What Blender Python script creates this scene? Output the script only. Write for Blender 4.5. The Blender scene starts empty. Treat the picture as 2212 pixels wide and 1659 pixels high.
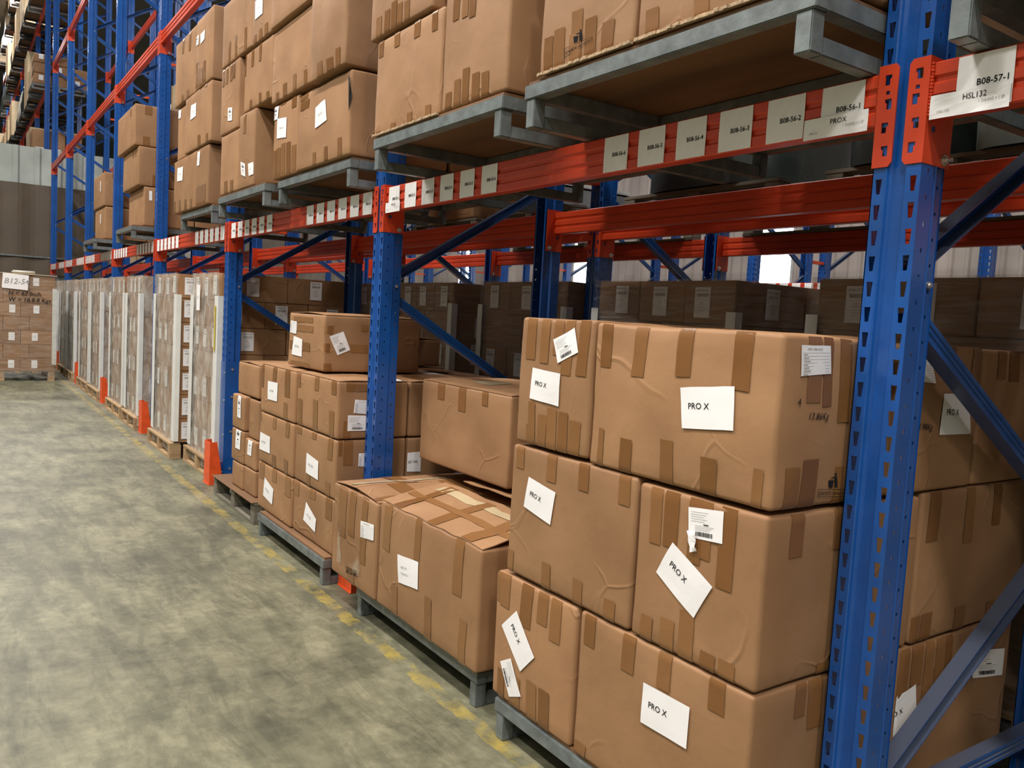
import bpy, bmesh, math, random
from mathutils import Vector, Matrix, noise
random.seed(7)
scene = bpy.context.scene
C = scene.collection

# ---------------------------------------------------------------- camera
F_PX, CAM = 1775.97, (-1.8138, 0.0, 1.4455)
YAW, PITCH, ROLL = 0.6018, 0.0785, 0.0564
def make_camera():
    cy, sy, cp, sp = math.cos(YAW), math.sin(YAW), math.cos(PITCH), math.sin(PITCH)
    F = Vector((sy*cp, cy*cp, -sp)); R = Vector((cy, -sy, 0)); U = R.cross(F)
    R2 = math.cos(ROLL)*R + math.sin(ROLL)*U; U2 = -math.sin(ROLL)*R + math.cos(ROLL)*U
    cd = bpy.data.cameras.new('camera'); cd.sensor_width = 36; cd.lens = 36*F_PX/2212
    cd.clip_start = .02; cd.clip_end = 300
    o = bpy.data.objects.new('camera', cd); C.objects.link(o)
    m = Matrix((R2, U2, -F)).transposed().to_4x4(); m.translation = Vector(CAM)
    o.matrix_world = m; scene.camera = o
make_camera()

# ---------------------------------------------------------------- world, lights, exposure
w = bpy.data.worlds.new('world'); scene.world = w; w.use_nodes = True
w.node_tree.nodes['Background'].inputs[0].default_value = (.86, .93, 1, 1)
w.node_tree.nodes['Background'].inputs[1].default_value = 9.0
vs = scene.view_settings
scene.cycles.max_bounces = 7; scene.cycles.caustics_reflective = False; scene.cycles.caustics_refractive = False
vs.view_transform = 'Standard'; vs.look = 'None'; vs.gamma = 1; vs.use_curve_mapping = False
vs.exposure = -0.03
LAMP_POWER = 500.0
LAMP_COL = (1.0, .95, .92)
def lamp_light(x, y, z, power, sx=.5, sy=1.6):
    l = bpy.data.lights.new('lamp_light', 'AREA'); l.shape = 'RECTANGLE'; l.size = sx; l.size_y = sy
    l.energy = power; l.color = LAMP_COL
    o = bpy.data.objects.new('lamp_light', l); C.objects.link(o); o.location = (x, y, z)
    return o
# ---------------------------------------------------------------- materials
def mat(name, col, rough=.6, metal=0.0, spec=.5, bump=0, bscale=40, vary=0, vscale=3, coat=0, stretch=None, objrand=0, col2=None):
    m = bpy.data.materials.new(name); m.use_nodes = True; nt = m.node_tree; N = nt.nodes; L = nt.links
    b = N['Principled BSDF']; b.inputs['Base Color'].default_value = (*col, 1)
    b.inputs['Roughness'].default_value = rough; b.inputs['Metallic'].default_value = metal
    b.inputs['Specular IOR Level'].default_value = spec
    if coat: b.inputs['Coat Weight'].default_value = coat; b.inputs['Coat Roughness'].default_value = .12
    if bump or vary:
        tc = N.new('ShaderNodeTexCoord'); mp = N.new('ShaderNodeMapping'); L.new(tc.outputs['Object'], mp.inputs[0])
        if stretch: mp.inputs['Scale'].default_value = stretch
        if objrand or True:
            oi = N.new('ShaderNodeObjectInfo'); mm = N.new('ShaderNodeMath'); mm.operation = 'MULTIPLY'; mm.inputs[1].default_value = 37
            L.new(oi.outputs['Random'], mm.inputs[0]); L.new(mm.outputs[0], mp.inputs['Location'])
    last = None
    if vary:
        n = N.new('ShaderNodeTexNoise'); n.inputs['Scale'].default_value = vscale; n.inputs['Detail'].default_value = 6; n.inputs['Roughness'].default_value = .6
        L.new(mp.outputs[0], n.inputs[0])
        r = N.new('ShaderNodeValToRGB'); r.color_ramp.elements[0].position = .3; r.color_ramp.elements[1].position = .72
        c2 = col2 or tuple(c*(1-vary) for c in col)
        r.color_ramp.elements[0].color = (*c2, 1); r.color_ramp.elements[1].color = (*col, 1)
        L.new(n.outputs[0], r.inputs[0]); last = r.outputs[0]
        L.new(last, b.inputs['Base Color'])
    if objrand:
        h = N.new('ShaderNodeHueSaturation'); mr = N.new('ShaderNodeMapRange')
        mr.inputs[3].default_value = 1-objrand; mr.inputs[4].default_value = 1+objrand*.6
        L.new(oi.outputs['Random'], mr.inputs[0]); L.new(mr.outputs[0], h.inputs['Value'])
        if last: L.new(last, h.inputs['Color'])
        else: h.inputs['Color'].default_value = (*col, 1)
        L.new(h.outputs[0], b.inputs['Base Color'])
    if bump:
        n2 = N.new('ShaderNodeTexNoise'); n2.inputs['Scale'].default_value = bscale; n2.inputs['Detail'].default_value = 5
        L.new(mp.outputs[0], n2.inputs[0])
        bp = N.new('ShaderNodeBump'); bp.inputs['Strength'].default_value = bump; bp.inputs['Distance'].default_value = .01
        L.new(n2.outputs[0], bp.inputs['Height']); L.new(bp.outputs[0], b.inputs['Normal'])
    return m

M = {}
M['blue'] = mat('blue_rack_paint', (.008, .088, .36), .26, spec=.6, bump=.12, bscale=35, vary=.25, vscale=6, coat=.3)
def add_upface_tint(m, col, lo, hi, amt):  # mixes a second colour into faces that point upward
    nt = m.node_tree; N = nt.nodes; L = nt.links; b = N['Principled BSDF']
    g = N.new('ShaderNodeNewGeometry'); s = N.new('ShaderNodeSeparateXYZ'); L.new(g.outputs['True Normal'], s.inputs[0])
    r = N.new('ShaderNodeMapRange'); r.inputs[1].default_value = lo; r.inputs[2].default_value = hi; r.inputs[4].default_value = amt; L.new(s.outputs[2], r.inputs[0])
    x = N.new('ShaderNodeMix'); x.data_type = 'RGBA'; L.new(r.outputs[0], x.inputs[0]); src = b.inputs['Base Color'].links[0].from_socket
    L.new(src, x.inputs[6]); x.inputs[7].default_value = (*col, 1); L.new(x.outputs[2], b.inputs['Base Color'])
add_upface_tint(M['blue'], (.085, .098, .125), .45, .7, .9)  # blue paint turns grey on upward faces
M['orange'] = mat('orange_red_rack_paint', (.64, .058, .016), .38, spec=.45, bump=.08, bscale=30, vary=.2, vscale=5, coat=.08)
M['guard'] = mat('orange_guard_paint', (.90, .105, .022), .4, bump=.1, bscale=60, vary=.3, vscale=14)
M['bolt'] = mat('zinc_bolt', (.62, .61, .56), .3, metal=.8)
M['steel'] = mat('galvanised_steel', (.215, .245, .242), .42, metal=.2, bump=.15, bscale=25, vary=.5, vscale=16, objrand=.1)
M['shadedsteel'] = mat('shade_darkened_steel', (.03, .032, .032), .5, vary=.3, vscale=6)  # copy of the steel with the far racks' shade put into its colour
M['ply'] = mat('plywood_deck', (.235, .12, .052), .6, bump=.1, bscale=20, vary=.45, vscale=5, stretch=(1, .25, 1), objrand=.12)
M['wood'] = mat('pallet_timber', (.50, .33, .17), .75, bump=.3, bscale=25, vary=.4, vscale=8, stretch=(.3, 3, 3), objrand=.2)
M['oldwood'] = mat('grey_weathered_timber', (.20, .18, .13), .8, bump=.3, bscale=25, vary=.45, vscale=8, stretch=(3, .3, 3))
M['paper'] = mat('label_paper', (.88, .86, .85), .5, bump=.05, bscale=12)
M['ink'] = mat('black_ink', (.018, .018, .02), .9, spec=.05)
M['greyink'] = mat('grey_ink', (.34, .34, .34), .6)
M['board'] = mat('white_corner_board', (.74, .74, .70), .5, vary=.12, vscale=8)
M['dark'] = mat('dark_gap', (.012, .010, .008), .9)
M['inner'] = mat('pale_inner_flap', (.50, .38, .23), .7, bump=.1, bscale=20)
M['rubber'] = mat('dark_tarpaulin', (.035, .045, .040), .38, bump=.5, bscale=9, vary=.5, vscale=5)
M['sack'] = mat('grey_green_sack', (.20, .24, .21), .5, bump=.4, bscale=12, vary=.4, vscale=6)
M['bin'] = mat('grey_plastic_bin', (.35, .37, .37), .4)
M['crate'] = mat('pale_crate_ply', (.62, .49, .31), .7, vary=.25, vscale=3, objrand=.15)
M['whitebag'] = mat('white_woven_bag', (.68, .66, .58), .6, bump=.4, bscale=10, vary=.3, vscale=5)
M['lampbody'] = mat('lamp_housing', (.6, .6, .6), .4)
M['yellow'] = mat('yellow_print', (.55, .42, .03), .6)

def cardboard():
    m = bpy.data.materials.new('cardboard'); m.use_nodes = True; nt = m.node_tree; N = nt.nodes; L = nt.links
    b = N['Principled BSDF']; b.inputs['Roughness'].default_value = .62; b.inputs['Specular IOR Level'].default_value = .35
    tc = N.new('ShaderNodeTexCoord'); oi = N.new('ShaderNodeObjectInfo')
    add = N.new('ShaderNodeVectorMath'); add.operation = 'ADD'; mul = N.new('ShaderNodeVectorMath'); mul.operation = 'SCALE'
    cx = N.new('ShaderNodeCombineXYZ')
    for i in range(3): L.new(oi.outputs['Random'], cx.inputs[i])
    L.new(cx.outputs[0], mul.inputs[0]); mul.inputs['Scale'].default_value = 53
    L.new(tc.outputs['Object'], add.inputs[0]); L.new(mul.outputs[0], add.inputs[1])
    big = N.new('ShaderNodeTexNoise'); big.inputs['Scale'].default_value = 3.5; big.inputs['Detail'].default_value = 5; L.new(add.outputs[0], big.inputs[0])
    r = N.new('ShaderNodeValToRGB'); r.color_ramp.elements[0].position = .3; r.color_ramp.elements[1].position = .75
    r.color_ramp.elements[0].color = (.285, .150, .070, 1); r.color_ramp.elements[1].color = (.385, .212, .102, 1)
    L.new(big.outputs[0], r.inputs[0])
    hs = N.new('ShaderNodeHueSaturation'); mr = N.new('ShaderNodeMapRange'); mr.inputs[3].default_value = .86; mr.inputs[4].default_value = 1.08
    L.new(oi.outputs['Random'], mr.inputs[0]); L.new(mr.outputs[0], hs.inputs['Value']); L.new(r.outputs[0], hs.inputs['Color'])
    L.new(hs.outputs[0], b.inputs['Base Color'])
    # creases (soft ridges) and fine flutes
    vor = N.new('ShaderNodeTexNoise'); vor.inputs['Scale'].default_value = 5.5; vor.inputs['Detail'].default_value = 3; vor.inputs['Distortion'].default_value = 1.2
    try: vor.noise_type = 'RIDGED_MULTIFRACTAL'
    except Exception: pass
    L.new(add.outputs[0], vor.inputs[0])
    rr = N.new('ShaderNodeMapRange'); rr.inputs[1].default_value = .75; rr.inputs[2].default_value = 1.4; L.new(vor.outputs[0], rr.inputs[0])
    wv = N.new('ShaderNodeTexWave'); wv.bands_direction = 'DIAGONAL'; wv.inputs['Scale'].default_value = 60; wv.inputs['Distortion'].default_value = .4
    L.new(tc.outputs['Object'], wv.inputs[0])
    vo = N.new('ShaderNodeTexVoronoi'); vo.feature = 'DISTANCE_TO_EDGE'; vo.inputs['Scale'].default_value = 3.2
    wn = N.new('ShaderNodeTexNoise'); wn.inputs['Scale'].default_value = 2.5; L.new(add.outputs[0], wn.inputs[0])
    wa = N.new('ShaderNodeVectorMath'); wa.operation = 'MULTIPLY_ADD'; wa.inputs[1].default_value = (.35, .35, .35); L.new(wn.outputs[1], wa.inputs[0]); L.new(add.outputs[0], wa.inputs[2]); L.new(wa.outputs[0], vo.inputs[0])
    vr = N.new('ShaderNodeMapRange'); vr.inputs[1].default_value = 0; vr.inputs[2].default_value = .03; L.new(vo.outputs[0], vr.inputs[0])
    vm = N.new('ShaderNodeMath'); vm.operation = 'MULTIPLY'; ms = N.new('ShaderNodeMapRange'); ms.inputs[1].default_value = .52; ms.inputs[2].default_value = .62
    L.new(wn.outputs[0], ms.inputs[0]); iv = N.new('ShaderNodeMath'); iv.operation = 'SUBTRACT'; iv.inputs[0].default_value = 1; L.new(vr.outputs[0], iv.inputs[1])
    L.new(iv.outputs[0], vm.inputs[0]); L.new(ms.outputs[0], vm.inputs[1])
    b0 = N.new('ShaderNodeBump'); b0.inputs['Strength'].default_value = .36; b0.inputs['Distance'].default_value = .006; L.new(vm.outputs[0], b0.inputs['Height'])
    b1 = N.new('ShaderNodeBump'); L.new(b0.outputs[0], b1.inputs['Normal']); b1.inputs['Strength'].default_value = .32; b1.inputs['Distance'].default_value = .006; L.new(rr.outputs[0], b1.inputs['Height'])
    b2 = N.new('ShaderNodeBump'); b2.inputs['Strength'].default_value = .03; b2.inputs['Distance'].default_value = .001; L.new(wv.outputs[0], b2.inputs['Height'])
    b3 = N.new('ShaderNodeBump'); b3.inputs['Strength'].default_value = .35; b3.inputs['Distance'].default_value = .02; L.new(big.outputs[0], b3.inputs['Height'])
    L.new(b1.outputs[0], b2.inputs['Normal']); L.new(b2.outputs[0], b3.inputs['Normal']); L.new(b3.outputs[0], b.inputs['Normal'])
    return m
M['card'] = cardboard()
M['edge'] = mat('frayed_cardboard_edge', (.52, .36, .21), .8, bump=.6, bscale=60, vary=.4, vscale=30)

def tape_mat():
    m = bpy.data.materials.new('brown_packing_tape'); m.use_nodes = True; nt = m.node_tree; N = nt.nodes; L = nt.links
    b = N['Principled BSDF']; b.inputs['Roughness'].default_value = .27; b.inputs['Specular IOR Level'].default_value = .4
    tc = N.new('ShaderNodeTexCoord'); n = N.new('ShaderNodeTexNoise'); n.inputs['Scale'].default_value = 14; n.inputs['Detail'].default_value = 5
    L.new(tc.outputs['Object'], n.inputs[0])
    oi = N.new('ShaderNodeObjectInfo')
    mx = N.new('ShaderNodeMix'); mx.data_type = 'RGBA'; mx.inputs[6].default_value = (.185, .080, .024, 1); mx.inputs[7].default_value = (.255, .122, .045, 1)
    L.new(oi.outputs['Random'], mx.inputs[0]); L.new(mx.outputs[2], b.inputs['Base Color'])
    bp = N.new('ShaderNodeBump'); bp.inputs['Strength'].default_value = .35; bp.inputs['Distance'].default_value = .006
    L.new(n.outputs[0], bp.inputs['Height']); L.new(bp.outputs[0], b.inputs['Normal'])
    return m
M['tape'] = tape_mat()

M['paletape'] = mat('clear_tape_over_pale_board', (.50, .40, .24), .22, bump=.2, bscale=25)

def film_mat(name, lo, hi, tint, stretch):
    m = bpy.data.materials.new(name); m.use_nodes = True; nt = m.node_tree; N = nt.nodes; L = nt.links
    b = N['Principled BSDF']; b.inputs['Base Color'].default_value = (*tint, 1); b.inputs['Roughness'].default_value = .2; b.inputs['Specular IOR Level'].default_value = .8
    tr = N.new('ShaderNodeBsdfTransparent'); tr.inputs[0].default_value = (.93, .93, .92, 1)
    tc = N.new('ShaderNodeTexCoord'); mp = N.new('ShaderNodeMapping'); mp.inputs['Scale'].default_value = stretch; L.new(tc.outputs['Object'], mp.inputs[0])
    n = N.new('ShaderNodeTexNoise'); n.inputs['Scale'].default_value = 5; n.inputs['Detail'].default_value = 6; n.inputs['Distortion'].default_value = .8; L.new(mp.outputs[0], n.inputs[0])
    mr = N.new('ShaderNodeMapRange'); mr.inputs[1].default_value = .35; mr.inputs[2].default_value = .72; mr.inputs[3].default_value = lo; mr.inputs[4].default_value = hi
    L.new(n.outputs[0], mr.inputs[0])
    bp = N.new('ShaderNodeBump'); bp.inputs['Strength'].default_value = .9; bp.inputs['Distance'].default_value = .02; L.new(n.outputs[0], bp.inputs['Height']); L.new(bp.outputs[0], b.inputs['Normal'])
    mx = N.new('ShaderNodeMixShader'); L.new(mr.outputs[0], mx.inputs[0]); L.new(tr.outputs[0], mx.inputs[1]); L.new(b.outputs[0], mx.inputs[2])
    L.new(mx.outputs[0], N['Material Output'].inputs['Surface'])
    return m
M['scuff'] = film_mat('pale_scuff', -.9, .75, (.62, .50, .36), (1.5, 1.5, 1.0))
M['film'] = film_mat('milky_stretch_film', .20, .66, (.74, .70, .62), (2.2, 2.2, 1.2))
M['film_thin'] = film_mat('thin_stretch_film', .06, .34, (.6, .6, .58), (1, 1, 9))
M['film_clear'] = film_mat('clear_stretch_film', .03, .22, (.7, .68, .62), (1, 1, 4))

def floor_mat():
    m = bpy.data.materials.new('worn_concrete'); m.use_nodes = True; nt = m.node_tree; N = nt.nodes; L = nt.links
    b = N['Principled BSDF']; b.inputs['Roughness'].default_value = .5; b.inputs['Specular IOR Level'].default_value = .4
    tc = N.new('ShaderNodeTexCoord')
    def nz(scale, det, st=(1, 1, 1), dist=0):
        mp = N.new('ShaderNodeMapping'); mp.inputs['Scale'].default_value = st; mp.inputs['Rotation'].default_value = (0, 0, .5 if st != (1, 1, 1) else 0)
        L.new(tc.outputs['Object'], mp.inputs[0])
        n = N.new('ShaderNodeTexNoise'); n.inputs['Scale'].default_value = scale; n.inputs['Detail'].default_value = det; n.inputs['Roughness'].default_value = .68; n.inputs['Distortion'].default_value = dist
        L.new(mp.outputs[0], n.inputs[0]); return n.outputs[0]
    def ramp(src, p0, c0, p1, c1):
        r = N.new('ShaderNodeValToRGB'); e = r.color_ramp.elements; e[0].position = p0; e[1].position = p1; e[0].color = (*c0, 1); e[1].color = (*c1, 1)
        L.new(src, r.inputs[0]); return r.outputs[0]
    base = ramp(nz(1.5, 10, dist=.3), .36, (.122, .118, .076), .60, (.245, .232, .148))
    streak = ramp(nz(11, 12, (1, .22, 1), .5), .42, (.52, .54, .53), .56, (1, 1, 1))
    fine = ramp(nz(16, 8), .35, (.78, .78, .76), .62, (1.08, 1.08, 1.06))
    def mul(a, c, f):
        x = N.new('ShaderNodeMix'); x.data_type = 'RGBA'; x.blend_type = 'MULTIPLY'; x.inputs[0].default_value = f
        L.new(a, x.inputs[6]); L.new(c, x.inputs[7]); return x.outputs[2]
    col = mul(mul(mul(base, streak, .6), ramp(nz(2.6, 12, (1, .35, 1), 1.0), .47, (.68, .70, .69), .52, (1, 1, 1)), .7), fine, 1.0)
    # worn yellow line at x = -0.26
    sp = N.new('ShaderNodeSeparateXYZ'); L.new(tc.outputs['Object'], sp.inputs[0])
    a = N.new('ShaderNodeMath'); a.operation = 'ADD'; a.inputs[1].default_value = .262; L.new(sp.outputs[0], a.inputs[0])
    ab = N.new('ShaderNodeMath'); ab.operation = 'ABSOLUTE'; L.new(a.outputs[0], ab.inputs[0])
    wob = nz(9, 5); ws = N.new('ShaderNodeMath'); ws.operation = 'MULTIPLY_ADD'; ws.inputs[1].default_value = .06; ws.inputs[2].default_value = .004; L.new(wob, ws.inputs[0])
    lt = N.new('ShaderNodeMath'); lt.operation = 'LESS_THAN'; L.new(ab.outputs[0], lt.inputs[0]); L.new(ws.outputs[0], lt.inputs[1])
    wr = ramp(nz(7, 10), .42, (.0, .0, .0), .66, (.62, .62, .62))
    mk = N.new('ShaderNodeMath'); mk.operation = 'MULTIPLY'; L.new(lt.outputs[0], mk.inputs[0]); L.new(wr, mk.inputs[1])
    mx = N.new('ShaderNodeMix'); mx.data_type = 'RGBA'; L.new(mk.outputs[0], mx.inputs[0]); L.new(col, mx.inputs[6]); mx.inputs[7].default_value = (.46, .33, .035, 1)
    L.new(mx.outputs[2], b.inputs['Base Color'])
    bp = N.new('ShaderNodeBump'); bp.inputs['Strength'].default_value = .1; bp.inputs['Distance'].default_value = .01; L.new(nz(20, 6), bp.inputs['Height']); L.new(bp.outputs[0], b.inputs['Normal'])
    return m
M['floor'] = floor_mat()

def corrugated(name, c0, c1, axis, pitch):
    m = bpy.data.materials.new(name); m.use_nodes = True; nt = m.node_tree; N = nt.nodes; L = nt.links
    b = N['Principled BSDF']; b.inputs['Roughness'].default_value = .5
    tc = N.new('ShaderNodeTexCoord'); n = N.new('ShaderNodeTexNoise'); n.inputs['Scale'].default_value = 1.5; n.inputs['Detail'].default_value = 6; L.new(tc.outputs['Object'], n.inputs[0])
    r = N.new('ShaderNodeValToRGB'); r.color_ramp.elements[0].color = (*c0, 1); r.color_ramp.elements[1].color = (*c1, 1); r.color_ramp.elements[0].position = .35; r.color_ramp.elements[1].position = .65
    L.new(n.outputs[0], r.inputs[0]); L.new(r.outputs[0], b.inputs['Base Color'])
    return m
M['wallbeige'] = corrugated('beige_sheet_wall', (.50, .43, .38), (.60, .53, .47), 'Y', .25)
M['wallgreen'] = corrugated('grey_green_sheet_wall', (.36, .40, .36), (.48, .52, .48), 'X', .25)
M['brown'] = mat('brown_tarpaulin_curtain', (.115, .085, .055), .6, bump=.2, bscale=4, vary=.25, vscale=1.5)
M['roof'] = mat('grey_roof_sheet', (.22, .23, .21), .6, vary=.2, vscale=1)
def emis(name, col, s):
    m = bpy.data.materials.new(name); m.use_nodes = True; b = m.node_tree.nodes['Principled BSDF']
    b.inputs['Base Color'].default_value = (*col, 1); b.inputs['Emission Color'].default_value = (*col, 1); b.inputs['Emission Strength'].default_value = s
    return m
M['lamp'] = emis('lamp_diffuser', (1, .96, .88), 12)

# ---------------------------------------------------------------- object helpers
def obj(name, bm, m, parent=None, smooth=False, loc=None, recalc=True):
    if isinstance(bm, bmesh.types.BMesh):
        me = bpy.data.meshes.new(name)
        if recalc: bmesh.ops.recalc_face_normals(bm, faces=bm.faces)
        bm.to_mesh(me); bm.free()
        for mm in (m if isinstance(m, (list, tuple)) else [m]): me.materials.append(mm)
        if smooth:
            for p in me.polygons: p.use_smooth = True
    else: me = bm
    o = bpy.data.objects.new(name, me); C.objects.link(o)
    if parent: o.parent = parent
    if loc: o.location = loc
    return o
def thing(name, label, cat, loc=(0, 0, 0), group=None, rotz=0):
    o = bpy.data.objects.new(name, None); C.objects.link(o); o.location = loc; o.rotation_euler = (0, 0, rotz)
    o.empty_display_size = .1
    o['label'] = label; o['category'] = cat
    if group: o['group'] = group
    return o
def tag(o, label, cat, group=None):
    o['label'] = label; o['category'] = cat
    if group: o['group'] = group
    return o
def struct(name, bm, m):
    o = obj(name, bm, m); o['kind'] = 'structure'; return o
def dup(root, loc, label, group=None, rotz=None):
    r = root.copy(); C.objects.link(r); r.location = loc; r['label'] = label
    if group: r['group'] = group
    if rotz is not None: r.rotation_euler = (0, 0, rotz)
    for ch in list(root.children):
        c = ch.copy(); C.objects.link(c); c.parent = r
        for g in list(ch.children):
            d = g.copy(); C.objects.link(d); d.parent = c
    return r
def add_box(bm, x0, x1, y0, y1, z0, z1, bev=0):
    v = [bm.verts.new(p) for p in ((x0, y0, z0), (x1, y0, z0), (x1, y1, z0), (x0, y1, z0), (x0, y0, z1), (x1, y0, z1), (x1, y1, z1), (x0, y1, z1))]
    fs = [bm.faces.new([v[i] for i in q]) for q in ((0, 3, 2, 1), (4, 5, 6, 7), (0, 1, 5, 4), (1, 2, 6, 5), (2, 3, 7, 6), (3, 0, 4, 7))]
    if bev:
        es = list({e for f in fs for e in f.edges})
        bmesh.ops.bevel(bm, geom=es, offset=bev, segments=2, affect='EDGES', clamp_overlap=True)
def bx(x0, x1, y0, y1, z0, z1, bev=0):
    bm = bmesh.new(); add_box(bm, x0, x1, y0, y1, z0, z1, bev); return bm
def prism(bm, pts, axis, a, b):
    """closed 2-D polygon extruded along an axis; pts given as the two other coordinates in xyz order"""
    def mk(p, t):
        l = list(p); l.insert('xyz'.index(axis), t); return bm.verts.new(l)
    A = [mk(p, a) for p in pts]; B = [mk(p, b) for p in pts]; n = len(pts)
    bm.faces.new(A); bm.faces.new(B[::-1])
    for i in range(n): bm.faces.new((A[i], A[(i+1) % n], B[(i+1) % n], B[i]))
def cyl(bm, p0, p1, r, n=12):
    p0 = Vector(p0); p1 = Vector(p1); d = (p1-p0).normalized(); u = d.orthogonal().normalized(); v = d.cross(u)
    A = []; B = []
    for i in range(n):
        t = 2*math.pi*i/n; q = (u*math.cos(t)+v*math.sin(t))*r
        A.append(bm.verts.new(p0+q)); B.append(bm.verts.new(p1+q))
    bm.faces.new(A); bm.faces.new(B[::-1])
    for i in range(n): bm.faces.new((A[i], A[(i+1) % n], B[(i+1) % n], B[i]))

# ---------------------------------------------------------------- text and marks, as 2-D polygons
_txt = {}
def text2d(s, bold=0.0, shear=0.0):
    """list of polygons (2-D verts, faces) for a string, cap height 1, left aligned at 0"""
    k = (s, bold, shear)
    if k in _txt: return _txt[k]
    cu = bpy.data.curves.new('t', 'FONT'); cu.body = s; cu.size = 1; cu.resolution_u = 2; cu.offset = bold; cu.shear = shear
    o = bpy.data.objects.new('t', cu); C.objects.link(o)
    dg = bpy.context.evaluated_depsgraph_get(); dg.update()
    me = bpy.data.meshes.new_from_object(o.evaluated_get(dg))
    vs_ = [(v.co.x/.7, v.co.y/.7) for v in me.vertices]; fs = [tuple(p.vertices) for p in me.polygons]
    bpy.data.objects.remove(o); bpy.data.curves.remove(cu); bpy.data.meshes.remove(me)
    wd = max((v[0] for v in vs_), default=1)
    _txt[k] = (vs_, fs, wd); return _txt[k]
def marks(kind, W, H):
    """marks on a label of size W x H (metres), origin bottom-left: list of (matindex, verts2d, faces)"""
    out = []
    def rect(x0, y0, x1, y1, mi=1): out.append((mi, [(x0, y0), (x1, y0), (x1, y1), (x0, y1)], [(0, 1, 2, 3)]))
    def txt(s, x, y, h, mi=1, bold=0.0, maxw=None, ang=0, shear=0):
        v, f, wd = text2d(s, bold, shear); sx = h
        if maxw and wd*h > maxw: sx = maxw/wd
        ca, sa = math.cos(ang), math.sin(ang)
        out.append((mi, [(x+ca*a*sx-sa*b*h, y+sa*a*sx+ca*b*h) for a, b in v], f))
    def bars(x, y, w_, h, n=22, mi=1, vert=False):
        rnd = random.Random(n); t = 0
        while t < 1:
            a = rnd.uniform(.012, .045); b_ = rnd.uniform(.012, .03)
            if vert: rect(x, y+t*h, x+w_, y+min(t+a, 1)*h, mi)
            else: rect(x+t*w_, y, x+min(t+a, 1)*w_, y+h, mi)
            t += a+b_
    def lines(x, y, w_, n, dy, mi=2, th=.0016):
        for i in range(n): rect(x, y-i*dy, x+w_*(1-.3*((i*37) % 5)/5), y-i*dy+th, mi)
    if kind == 'prox2': txt('PRO X', W*.42, H*.47, H*.15, bold=.005, maxw=W*.34)
    elif kind == 'prox': txt('PRO X', W*.15, H*.47, H*.15, bold=.005, maxw=W*.42)
    elif kind in ('kit', 'xit'): txt('X\u1eca' + 'T NPD', W*.2, H*.45, H*.12, 1 if kind == 'xit' else 2, bold=.005, maxw=W*.6)
    elif kind == 'vien':
        txt('VI\u00caN TM', W*.16, H*.55, H*.085, 2, maxw=W*.5); txt('STRONG X', W*.16, H*.33, H*.085, 2, maxw=W*.56)
    elif kind in ('check', 'check2'):
        txt('PHI\u1ebeU KI\u1ec2M H\u00c0NG', W*.2, H*.84, H*.07, 2, maxw=W*.62, bold=.01)
        for i in range(7):
            rect(W*.05, H*(.74-i*.11), W*.95, H*(.74-i*.11)+.0007, 2)
            rect(W*.07, H*(.68-i*.11), W*(.2+.04*(i % 3)), H*(.68-i*.11)+H*.025, 2)
    elif kind in ('ship', 'shiptorn'):
        bars(W*.22, H*.1, W*.5, H*.14); lines(W*.08, H*.86, W*.5, 5, H*.075, th=H*.012); lines(W*.2, H*.42, W*.55, 3, H*.06, th=H*.012)
        rect(W*.45, H*.47, W*.6, H*.5)
    elif kind == 'ship2':
        bars(W*.25, H*.62, W*.5, H*.12); lines(W*.25, H*.85, W*.5, 3, H*.05, th=H*.015); rect(W*.38, H*.4, W*.62, H*.45); lines(W*.25, H*.3, W*.5, 3, H*.06, th=H*.012)
    elif kind == 'plain': lines(W*.25, H*.52, W*.45, 2, H*.05, th=H*.012)
    elif kind == 'pura':
        txt("PURA D'OR", W*.08, H*.86, H*.07, 2, maxw=W*.84, bold=.02); bars(W*.14, H*.68, W*.7, H*.11, n=18, mi=2)
        rect(W*.12, H*.61, W*.85, H*.615, 2); txt('610', W*.38, H*.5, H*.05, 2, bold=.03); rect(W*.3, H*.44, W*.7, H*.455, 2)
        rect(W*.3, H*.34, W*.7, H*.35, 2); lines(W*.28, H*.28, W*.46, 3, H*.05, th=H*.01)
    elif kind == 'litter':
        for a in ((W*.02, H*.06, W*.98, H*.075), (W*.02, H*.33, W*.98, H*.345), (W*.02, H*.06, W*.035, H*.345), (W*.965, H*.06, W*.98, H*.345)): rect(*a, 0)
        txt('\u0110\u1eeaNG \u0110\u1ec2 V\u1ee0 - XIN NH\u1eb8 TAY', W*.07, H*.14, H*.1, 0, bold=.01, maxw=W*.86)
        out.append((0, [(W*.38, H*.40), (W*.50, H*.40), (W*.53, H*.66), (W*.35, H*.66)], [(0, 1, 2, 3)]))
        out.append((0, [(W*.56, H*.40), (W*.60, H*.40), (W*.63, H*.62), (W*.56, H*.62)], [(0, 1, 2, 3)]))
        out.append((0, [(W*.62, H*.40), (W*.66, H*.40), (W*.66, H*.62), (W*.60, H*.62)], [(0, 1, 2, 3)]))
        out.append((0, [(W*.55, H*.60), (W*.66, H*.60), (W*.64, H*.80), (W*.56, H*.80)], [(0, 1, 2, 3)]))
        out.append((0, [(W*.44, H*.73), (W*.57, H*.74), (W*.57, H*.79), (W*.44, H*.76)], [(0, 1, 2, 3)]))
        cc = [(W*.60+W*.035*math.cos(t*.7854), H*.87+H*.055*math.sin(t*.7854)) for t in range(8)]
        out.append((0, cc, [tuple(range(8))]))
    elif kind == 'care':
        n = 3
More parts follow.
